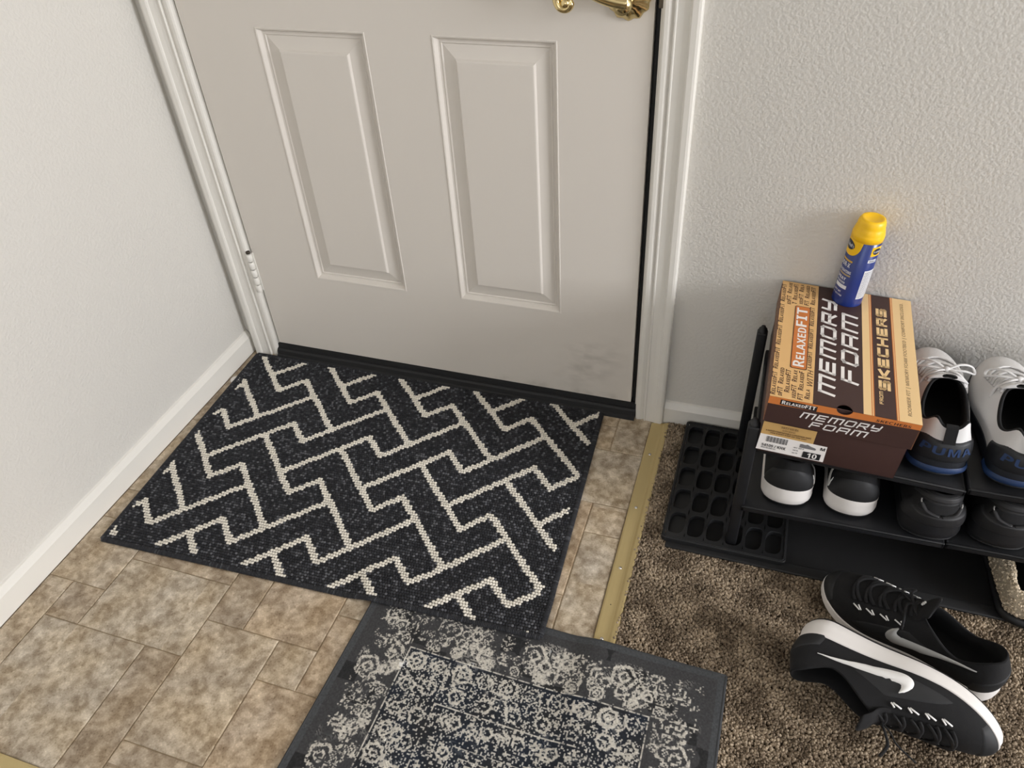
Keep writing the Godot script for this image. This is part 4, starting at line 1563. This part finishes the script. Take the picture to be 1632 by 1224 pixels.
func shoe_lining(s: Last, thick := 0.004) -> ArrayMesh:
	var st := ST()
	var rows := []
	var n := 56
	for k in 7:
		var row := []
		for i in n:
			var phi := TAU * i / n
			var c := s.collar(phi)
			var t := (1.0 - cos(phi)) / 2.0
			var ax := Vector3(s.cen(0.25), c.y, clampf(c.z, 0.07, s.throat * s.L - 0.05))
			var inn := (ax - c).normalized()
			var p := c
			if k == 1: p = c + inn * thick * 0.45 + Vector3(0, thick * 0.45, 0)
			elif k == 2: p = c + inn * thick + Vector3(0, thick * 0.15, 0)
			elif k >= 3:
				var b := s.base(phi) * Vector3(0.84, 0, 0.93) + Vector3(0, 0, 0.010)
				b.y = s.ys(t) + 0.006
				var m := c + inn * thick
				if k == 3: p = m.lerp(b, 0.3) + Vector3(0, -0.006, 0)
				elif k == 4: p = m.lerp(b, 0.7) + Vector3(0, -0.006 if t < 0.5 else 0.0, 0)
				elif k == 5: p = b
				else: p = Vector3(s.cen(t), s.ys(t) + 0.005, b.z)
			row.append(p)
		rows.append(row)
	grid(st, rows, true)
	return fin(st)

func shoe_sole(s: Last, lip := 0.004) -> Array:
	var n := 72
	var mid := []
	var spec := [[-0.0015, 0.10], [0.0015, 0.30], [0.0025, 0.55], [0.0012, 0.85], [0.0018, 0.97], [0.0008, 1.06], [-0.004, 1.06]]
	for g in spec:
		var row := []
		for i in n:
			var phi := TAU * i / n
			var t := (1.0 - cos(phi)) / 2.0
			var p := s.base(phi, g[0])
			var y0 := s.spring(t)
			p.y = lerpf(y0, s.ys(t), g[1]) + (lip * exp(-pow(t / 0.2, 2)) if g[1] > 0.9 else 0.0)
			row.append(p)
		mid.append(row)
	var st := ST()
	grid(st, mid, true)
	var out := []
	for g in [[-1, 0.0], [-0.004, 0.0], [-0.0015, 0.02], [-0.001, 0.10], [-0.004, 0.12]]:
		var row := []
		for i in n:
			var phi := TAU * i / n
			var t := (1.0 - cos(phi)) / 2.0
			var p := s.base(phi, maxf(g[0], -0.01))
			if g[0] <= -0.5: p = Vector3(s.cen(t), 0, p.z)
			p.y = lerpf(s.spring(t), s.ys(t), g[1])
			row.append(p)
		out.append(row)
	var st2 := ST()
	grid(st2, out, true)
	return [fin(st), fin(st2)]

func shoe_tongue(s: Last, rise := 0.024, half := 0.025) -> ArrayMesh:
	var st := ST()
	var rows := []
	var a := s.S(PI, 0.80)
	var c := s.collar(PI)
	var path := [a + Vector3(0, -0.004, 0), c + Vector3(0, -0.001, 0.006), c + Vector3(0, rise * 0.6, -0.004), c + Vector3(0, rise, -0.012), c + Vector3(0, rise + 0.001, -0.014)]
	var sp := spline(path, 4)
	for i in sp.size():
		var t := float(i) / (sp.size() - 1)
		var d: Vector3 = (sp[mini(i + 1, sp.size() - 1)] - sp[maxi(i - 1, 0)]).normalized()
		var nrm := d.cross(Vector3.RIGHT).normalized()
		var w := half * (1.0 if t < 0.75 else sqrt(maxf(0.02, 1.0 - pow((t - 0.75) / 0.27, 2))))
		var row := []
		for k in 20:
			var ang := TAU * k / 20
			var cx := cos(ang)
			var x := signf(cx) * pow(absf(cx), 0.6) * w
			row.append(sp[i] + Vector3(x, -pow(x / half, 2) * 0.010, 0) + nrm * sin(ang) * 0.0035)
		rows.append(row)
	grid(st, rows, true)
	return fin(st)

func swoosh_mesh(s: Last, sx: float, lift := 0.0012, front := 0.56, tail := 0.12, low := 0.036, tall := 1.0) -> ArrayMesh:
	# upper and lower edges of the tick, from the hook at the front to the tail (k: stretch along the shoe, negative points forward)
	var k := (front - tail) / 0.51
	var up := []
	var lo := []
	for q in [[0.055, 0.026], [0.052, 0.019], [0.064, 0.0158], [0.095, 0.0158], [0.18, 0.0190], [0.33, 0.0245], [0.51, 0.030]]: up.append(Vector2(front - q[0] * k, low + q[1] * absf(tall)))
	for q in [[0.050, 0.0262], [0.015, 0.0185], [0.0, 0.0085], [0.025, 0.0005], [0.10, 0.0], [0.30, 0.0150], [0.51, 0.0292]]: lo.append(Vector2(front - q[0] * k, low + q[1] * absf(tall)))
	var a := spline(up, 5)
	var b := spline(lo, 5)
	var st := ST()
	var rows := []
	for i in a.size():
		var q0 := s.find(a[i].x, a[i].y, sx)
		var q1 := s.find(b[i].x, b[i].y, sx)
		var row := []
		for j in 5:
			var q := q0.lerp(q1, j / 4.0)
			row.append(s.S(q.x, q.y, lift * (0.35 if j in [0, 4] else 1.0)))
		rows.append(row)
	grid(st, rows)
	return fin(st)

func lace_bars(s: Last, v0: float, v1: float, n: int, spread: float, r: float) -> ArrayMesh:
	var st := ST()
	for k in n:
		var v := lerpf(v0, v1, float(k) / maxi(n - 1, 1))
		for d in [-1, 1]:
			var path := []
			for i in 9:
				var f := i / 8.0 * 2.0 - 1.0
				path.append(s.S(PI + f * spread, clampf(v + d * f * 0.030, 0, 1), 0.0016 + 0.0022 * (1 - f * f)))
			tube(st, path, r, 6, 0.55)
	return fin(st)

func letters_on(s: Last, word: String, phi0: float, phi1: float, v: float, h: float, lift := 0.0015) -> ArrayMesh:
	var st := ST()
	var n := word.length()
	for i in n:
		var phi := lerpf(phi0, phi1, (i + 0.5) / n)
		var p := s.S(phi, v, lift)
		var u := (s.S(phi + 0.05, v) - s.S(phi - 0.05, v)).normalized() * signf(phi1 - phi0)
		var up := (s.S(phi, v + 0.05) - s.S(phi, v - 0.05)).normalized()
		var w := s.S(lerpf(phi0, phi1, float(i) / n), v).distance_to(s.S(lerpf(phi0, phi1, float(i + 1) / n), v)) * 0.9
		words(st, word[i], p - u * w / 2 - up * h / 2, u, up, w, h)
	return fin(st)

func build_shoes() -> void:
	build_runners()
	build_rack_runners()
	build_white_trainers()
	build_black_shoes()
	build_slippers()

# the black and white pair on the carpet, and the pair under the shoe box
func runner_parts(o: Node3D, s: Last, sx: float, tick: Material, both := true) -> void:
	put("upper", shoe_upper(s), M.knit, o)
	put("lining", shoe_lining(s), M.lining, o)
	var sole := shoe_sole(s)
	put("midsole", sole[0], M.white_rubber, o)
	put("outsole", sole[1], M.black_rubber, o)
	put("heel_counter", patch(s, -0.75, 0.75, func(_a): return 0.02, func(a): return 0.50 - 0.9 * pow(a - 0.5, 2.0), 0.0012), M.synth, o)
	put("toe_cap", patch(s, PI - 0.62, PI + 0.62, func(_a): return 0.02, func(a): return 0.30 - 0.6 * pow(a - 0.5, 2.0), 0.0009), M.synth, o)
	for d in [-1, 1]:
		put("side_overlay", patch(s, PI - d * 0.98, PI - d * 1.52, func(_a): return 0.14, func(_a): return 0.80, 0.0006, 16, 12), M.synth, o)
	tag(put("tick_mark", swoosh_mesh(s, sx, 0.0036, 0.57, 0.12, 0.035 if both else 0.044), tick, o), "tapered tick mark on the side")
	if both: tag(put("tick_mark", swoosh_mesh(s, -sx, 0.0036), tick, o), "tapered tick mark on the side")

func runner_top(o: Node3D, s: Last, sx: float) -> void:
	put("tongue", shoe_tongue(s), M.knit, o)
	put("laces", lace_bars(s, 0.50, 0.94, 5, 0.52, 0.0032), M.lace, o)
	for d in [-1, 1]:
		for k in 4:
			var st := ST()
			var v := 0.46 + 0.105 * k
			var phi: float = PI + d * (0.62 + 0.045 * k)
			for e in [-1, 1]:
				tube(st, [s.S(phi, v + 0.024 * e, 0.0024), s.S(phi + d * 0.12, v + 0.007 * e, 0.0024)], 0.0013, 6)
			put("eyelet_loop", fin(st), M.swoosh, o)

func build_runners() -> void:
	# upright shoe: toe to the upper left
	var s := Last.new()
	s.side = 1.0
	s.L = 0.288
	var o := thing("running_shoe", "black running shoe standing upright on the carpet, grey tick, behind its fallen mate", "shoe")
	runner_parts(o, s, 1.0, M.grey_swoosh, false)
	runner_top(o, s, 1.0)
	var st := ST()
	var tp := s.collar(PI) + Vector3(0.0, 0.0115, 0.0045)
	for k in 8:
		var a := TAU * k / 8
		tube(st, [tp + Vector3(cos(a), 0.85 * sin(a), -0.5 * sin(a)) * 0.0016, tp + Vector3(cos(a), 0.85 * sin(a), -0.5 * sin(a)) * 0.0046], 0.0011, 5)
	put("tongue_emblem", fin(st), M.swoosh, o)
	st = ST()
	tube(st, spline([s.S(PI, 0.93, 0.004), s.S(PI - 0.2, 0.9, 0.010), s.S(PI - 0.7, 0.84, 0.008), s.S(PI - 0.95, 0.74, 0.005)], 6), 0.0022, 6, 0.6)
	tube(st, spline([s.S(PI, 0.93, 0.004), s.S(PI + 0.25, 0.88, 0.012), s.S(PI + 0.7, 0.78, 0.012), s.S(PI + 0.3, 0.80, 0.009), s.S(PI, 0.93, 0.005)], 6), 0.0022, 6, 0.6)
	put("lace_bow", fin(st), M.lace, o)
	o.transform = upright(Vector2(1.587, 0.507), Vector2(1.337, 0.375), 0.0065)
	# fallen shoe: lies on its side, sole against the other
	var q := Last.new()
	q.side = -1.0
	q.L = 0.292
	var f := thing("running_shoe", "black running shoe with white tick lying on its side on the carpet", "shoe")
	runner_parts(f, q, 1.0, M.swoosh, true)
	runner_top(f, q, 1.0)
	st = ST()
	tube(st, spline([q.S(PI, 0.95, 0.004), q.S(PI - 0.3, 0.93, 0.018), q.S(PI, 0.9, 0.03) + Vector3(-0.01, 0.012, 0.0), q.S(PI, 0.9, 0.03) + Vector3(-0.022, 0.030, 0.008)], 6), [0.0024], 6, 0.5) if false else tube(st, spline([q.S(PI, 0.95, 0.004), q.S(PI, 0.93, 0.016), q.S(PI, 0.90, 0.030) + Vector3(-0.012, 0.0, 0.0), q.S(PI, 0.90, 0.046) + Vector3(-0.026, 0.0, -0.008)], 6), 0.0026, 6, 0.6)
	tube(st, spline([q.S(PI, 0.95, 0.004), q.S(PI, 0.90, 0.014), q.S(PI, 0.84, 0.026) + Vector3(-0.01, 0.0, 0.0), q.S(PI, 0.76, 0.034) + Vector3(-0.022, 0.0, 0.012)], 6), 0.0018, 6, 0.6)
	put("lace_ends", fin(st), M.lace, f)
	# local: +z toe, +y up, +x side that now looks up
	var dir := Vector3(0.270, 0.0, 0.098).normalized()
	var roll := 0.12
	var horiz := dir.cross(Vector3.UP)          # towards the viewer side
	if horiz.z < 0: horiz = -horiz
	var ly := (horiz * cos(roll) + Vector3.DOWN * sin(roll)).normalized()
	var lx := ly.cross(dir).normalized()
	f.transform = Transform3D(Basis(lx, ly, dir), Vector3(1.302, 0.072, 0.488))

func upright(heel: Vector2, toe: Vector2, y: float) -> Transform3D:
	var d := (toe - heel).normalized()
	var z := Vector3(d.x, 0, d.y)
	return Transform3D(Basis(Vector3.UP.cross(z), Vector3.UP, z), Vector3(heel.x, y, heel.y))

func build_rack_runners() -> void:
	for k in 2:
		var s := Last.new()
		s.side = 1.0 if k == 0 else -1.0
		s.L = 0.285
		s.wh = 0.041
		s.hh = 0.104
		s.sole_h = 0.036
		var o := thing("running_shoe", ["black running shoe with white sole on the lower shelf, left one under the shoe box", "black running shoe with white sole on the lower shelf, right one under the shoe box"][k], "shoe", Vector3.ZERO, "pair of black runners under the shoe box")
		put("upper", shoe_upper(s), M.knit, o)
		put("lining", shoe_lining(s), M.lining, o)
		var sole := shoe_sole(s, 0.006)
		put("midsole", sole[0], M.white_rubber, o)
		put("outsole", sole[1], M.black_rubber, o)
		put("heel_counter", patch(s, -0.7, 0.7, func(_a): return 0.02, func(a): return 0.85 - 0.9 * pow(a - 0.5, 2.0), 0.0010), M.synth, o)
		for d in [-1, 1]:
			if d == (-1 if k == 0 else 1): tag(put("tick_mark", swoosh_mesh(s, d, 0.0016, 0.075, 0.24, 0.046, 0.85), M.swoosh, o), "white tick mark")
		put("tongue", shoe_tongue(s), M.knit, o)
		o.transform = upright([Vector2(1.241, 0.318), Vector2(1.3445, 0.316)][k], [Vector2(1.236, 0.02), Vector2(1.352, 0.02)][k], [0.1352, 0.1372][k])

func build_white_trainers() -> void:
	var white := mat(col(214, 213, 212), 0.55)
	var counter := mat(col(27, 29, 33), 0.55)
	var blue := mat(col(27, 52, 92), 0.5)
	var darksole := mat(col(24, 28, 36), 0.55)
	for k in 2:
		var s := Last.new()
		s.side = 1.0 if k == 0 else -1.0
		s.L = 0.285
		s.W = 0.050
		s.wh = 0.040
		s.wc = 0.036
		s.hh = 0.092
		s.hump = 0.012
		s.sh = 0.070
		s.th = 0.095
		s.throat = 0.50
		s.sole_h = 0.030
		s.heel_lean = 0.016
		var o := thing("trainer", ["white trainer with black and blue heel, right beside the shoe box on the upper shelf", "white trainer with black and blue heel, farther from the shoe box, at the right edge"][k], "shoe", Vector3.ZERO, "pair of white trainers on the upper shelf")
		put("upper", shoe_upper(s), white, o)
		put("lining", shoe_lining(s, 0.006), M.lining, o)
		var sole := shoe_sole(s, 0.004)
		put("midsole", sole[0], darksole, o)
		put("outsole", sole[1], M.black_rubber, o)
		tag(put("heel_counter", patch(s, -0.98, 0.98, func(_a): return 0.0, func(a): return 0.70 - 1.3 * pow(a - 0.5, 2.0), 0.0028, 28, 12), counter, o), "black moulded heel cup")
		# blue crescent round the heel of the sole
		var st := ST()
		var rows := []
		for g in [[0.0028, 0.25], [0.0050, 0.38], [0.0052, 0.52], [0.0028, 0.66]]:
			var row := []
			for i in 25:
				var phi := lerpf(-0.85, 0.85, i / 24.0)
				var t := (1.0 - cos(phi)) / 2.0
				var p := s.base(phi, g[0])
				p.y = lerpf(s.spring(t), s.ys(t), g[1])
				row.append(p)
			rows.append(row)
		grid(st, rows)
		tag(put("heel_crescent", fin(st), blue, o), "blue band round the heel")
		tag(put("heel_lettering", letters_on(s, "PUMA", 0.50, -0.50, 0.36, 0.0135, 0.0034), blue, o), "blue heel lettering")
		# pull tab at the heel
		st = ST()
		var path := [s.S(0.0, 0.62, 0.004), s.S(0.0, 0.82, 0.004), s.collar(0.0) + Vector3(0, 0.004, -0.002), s.collar(0.0) + Vector3(0, 0.003, 0.008), s.collar(0.0) + Vector3(0, -0.02, 0.013)]
		var sp := spline(path, 5)
		rows = []
		for p in sp:
			rows.append([p + Vector3(-0.0085, 0, 0), p + Vector3(-0.0085, 0.001, -0.001), p + Vector3(0.0085, 0.001, -0.001), p + Vector3(0.0085, 0, 0)])
		grid(st, rows, true, -1)
		tag(put("pull_tab", fin(st), M.lining, o), "black heel loop")
		put("tongue", shoe_tongue(s, 0.012, 0.030), white, o)
		put("laces", lace_bars(s, 0.60, 0.95, 4, 0.75, 0.0026), white, o)
		st = ST()
		var kn := s.S(PI, 0.93, 0.009)
		for d in [-1, 1]:
			tube(st, spline([kn, kn + Vector3(d * 0.020, 0.006, 0.010), kn + Vector3(d * 0.040, -0.002, 0.020), kn + Vector3(d * 0.045, -0.010, 0.012), kn + Vector3(d * 0.028, 0.000, 0.002), kn], 6), 0.0027, 6, 0.6)
			tube(st, spline([kn, kn + Vector3(d * 0.016, 0.002, -0.010), kn + Vector3(d * 0.032, -0.012, -0.014), kn + Vector3(d * 0.036, -0.030, -0.020)], 6), 0.0024, 6, 0.6)
		lathe(st, [Vector2(0, -0.004), Vector2(0.005, -0.003), Vector2(0.006, 0.0), Vector2(0.004, 0.004), Vector2(0, 0.005)], 10, Transform3D(Basis(), kn))
		put("lace_bow", fin(st), white, o)
		o.transform = upright([Vector2(1.448, 0.311), Vector2(1.560, 0.313)][k], [Vector2(1.452, 0.02), Vector2(1.556, 0.02)][k], [0.2648, 0.2672][k])

func build_black_shoes() -> void:
	var leather := mat(col(20, 20, 22), 0.65)
	world_bump(leather, M.fine, 0.06, 0.015, false)
	var trimc := mat(col(30, 30, 32), 0.6)
	for k in 2:
		var s := Last.new()
		s.side = 1.0 if k == 0 else -1.0
		s.L = 0.29
		s.wh = 0.0455
		s.W = 0.052
		s.wc = 0.037
		s.hh = 0.100
		s.sh = 0.080
		s.th = 0.094
		s.sole_h = 0.034
		s.heel_lean = 0.012
		var o := thing("work_shoe", ["all-black shoe on the lower shelf, the left one of the chunky pair", "all-black shoe on the lower shelf, the right one, beside the cream slipper"][k], "shoe", Vector3.ZERO, "pair of all-black shoes on the lower shelf")
		put("upper", shoe_upper(s), leather, o)
		put("lining", shoe_lining(s, 0.006), M.lining, o)
		var sole := shoe_sole(s, 0.012)
		put("midsole", sole[0], M.black_plastic, o)
		put("outsole", sole[1], M.black_rubber, o)
		put("heel_counter", patch(s, -0.85, 0.85, func(_a): return 0.02, func(a): return 0.36 + 1.1 * pow(a - 0.5, 2.0), 0.0025, 28, 10), trimc, o)
		put("heel_panel", patch(s, -0.55, 0.55, func(a): return 0.44 + 0.3 * pow(a - 0.5, 2.0), func(_a): return 0.80, 0.0016, 22, 10), M.knit, o)
		put("collar_band", patch(s, -1.1, 1.1, func(_a): return 0.84, func(_a): return 0.99, 0.0022, 28, 6), trimc, o)
		# Y-shaped heel straps with light loops
		for d in [-1, 1]:
			var st := ST()
			tube(st, spline([s.S(d * 0.02, 0.42, 0.003), s.S(d * 0.25, 0.52, 0.004), s.S(d * 0.48, 0.70, 0.003)], 6), 0.0035, 8, 0.5)
			put("heel_strap", fin(st), trimc, o)
			st = ST()
			tube(st, [s.S(d * 0.46, 0.68, 0.004), s.S(d * 0.52, 0.74, 0.0045), s.S(d * 0.56, 0.80, 0.004)], 0.0012, 6)
			put("thread_loop", fin(st), mat(col(150, 148, 145), 0.6), o)
		put("tongue", shoe_tongue(s, 0.010), leather, o)
		o.transform = upright([Vector2(1.470, 0.334), Vector2(1.5745, 0.326)][k], [Vector2(1.462, 0.04), Vector2(1.580, 0.03)][k], [0.1388, 0.1408][k])

func slipper(o: Node3D, L: float) -> void:
	var fleece := mat(col(214, 198, 172), 1.0)
	world_bump(fleece, M.fine, 0.05, 0.35, false)
	fleece.rim_enabled = true
	fleece.rim = 0.4
	var s := Last.new()
	s.L = L
	s.wh = 0.043
	s.W = 0.050
	s.sole_h = 0.016
	s.sole_t = 0.014
	var n := 64
	var st := ST()
	var rows := []
	for g in [[-1.0, 0.0], [0.002, 0.0], [0.005, 0.006], [0.005, 0.014], [0.0, 0.017], [-1.0, 0.017]]:
		var row := []
		for i in n:
			var p := s.base(TAU * i / n, maxf(g[0], -0.01))
			if g[0] < -0.5: p.x = s.cen(p.z / L)
			row.append(Vector3(p.x, g[1], p.z))
		rows.append(row)
	grid(st, rows, true)
	put("sole", fin(st), M.black_rubber, o)
	# fleece collar, fat roll round the foot opening
	st = ST()
	rows = []
	var r := RandomNumberGenerator.new()
	r.seed = 9
	for i in n + 1:
		var phi := TAU * (i % n) / n
		var t := (1.0 - cos(phi)) / 2.0
		var b := s.base(phi)
		var c := Vector3(b.x * 0.80, 0, b.z * 0.60 + 0.010)
		c.y = 0.040 + 0.022 * smoothstep(0.4, 1.0, t)
		var outw := Vector3(c.x, 0, c.z - 0.30 * L).normalized()
		var row := []
		for k in 14:
			var a := TAU * k / 14
			var w := 1.0 + r.randf_range(-0.06, 0.06)
			row.append(c + outw * cos(a) * 0.0145 * w + Vector3(0, sin(a) * 0.026 * w, 0))
		if i == n: row = rows[0]
		rows.append(row)
	grid(st, rows, true)
	tag(put("fleece_collar", fin(st), fleece, o), "cream fleece rim")
	var tf := []
	var tc := []
	for q in 3600:
		var i := r.randi() % n
		var k := r.randi() % 14
		var p: Vector3 = rows[i][k].lerp(rows[(i + 1) % n][k], r.randf()).lerp(rows[i][(k + 1) % 14], r.randf() * 0.6)
		tf.append(Transform3D(Basis.from_euler(Vector3(r.randf() * TAU, r.randf() * TAU, r.randf() * TAU)).scaled(Vector3.ONE * r.randf_range(0.7, 1.25)), p))
		var v := r.randf_range(-22, 12)
		tc.append(lin(222 + v, 206 + v, 180 + v))
	multi("fleece_tufts", dome(Vector3(0.0026, 0.0020, 0.0022), 5), mat(Color.WHITE, 1.0), tf, tc, o)
	# toe cover
	st = ST()
	rows = []
	for j in 10:
		var v := j / 9.0
		var row := []
		for i in 25:
			var phi := lerpf(0.42 * PI, 1.58 * PI, i / 24.0)
			var b := s.base(phi)
			var t := b.z / L
			var c := Vector3(b.x * 0.75, 0.060, 0.58 * L)
			var u := 1.0 - v
			var p1 := b + Vector3(0, 0.05, 0.0)
			var p2 := c + Vector3((b.x - c.x) * 0.5, 0.012, (b.z - c.z) * 0.5)
			row.append((b + Vector3(0, 0.014, 0)) * u * u * u + p1 * 3 * u * u * v + p2 * 3 * u * v * v + c * v * v * v)
		rows.append(row)
	grid(st, rows)
	put("toe_cover", fin(st), mat(col(40, 39, 40), 0.9), o)
	st = ST()
	rows = []
	for g in [1.0, 0.0]:
		var row := []
		for i in n:
			var p := s.base(TAU * i / n, -0.004)
			row.append(Vector3(lerpf(s.cen(0.4), p.x, g), 0.020, p.z))
		rows.append(row)
	grid(st, rows, true)
	put("insole", fin(st), M.lining, o)

func build_slippers() -> void:
	var a := thing("slipper", "black slipper with cream fleece rim on the fabric mat under the rack", "slipper")
	slipper(a, 0.27)
	a.transform = upright(Vector2(1.655, 0.366), Vector2(1.640, 0.10), 0.0150)
	var b := thing("slipper", "slipper with cream fleece on the lower shelf, right of the all-black shoes", "slipper")
	slipper(b, 0.27)
	b.transform = upright(Vector2(1.694, 0.315), Vector2(1.690, 0.05), 0.1425)
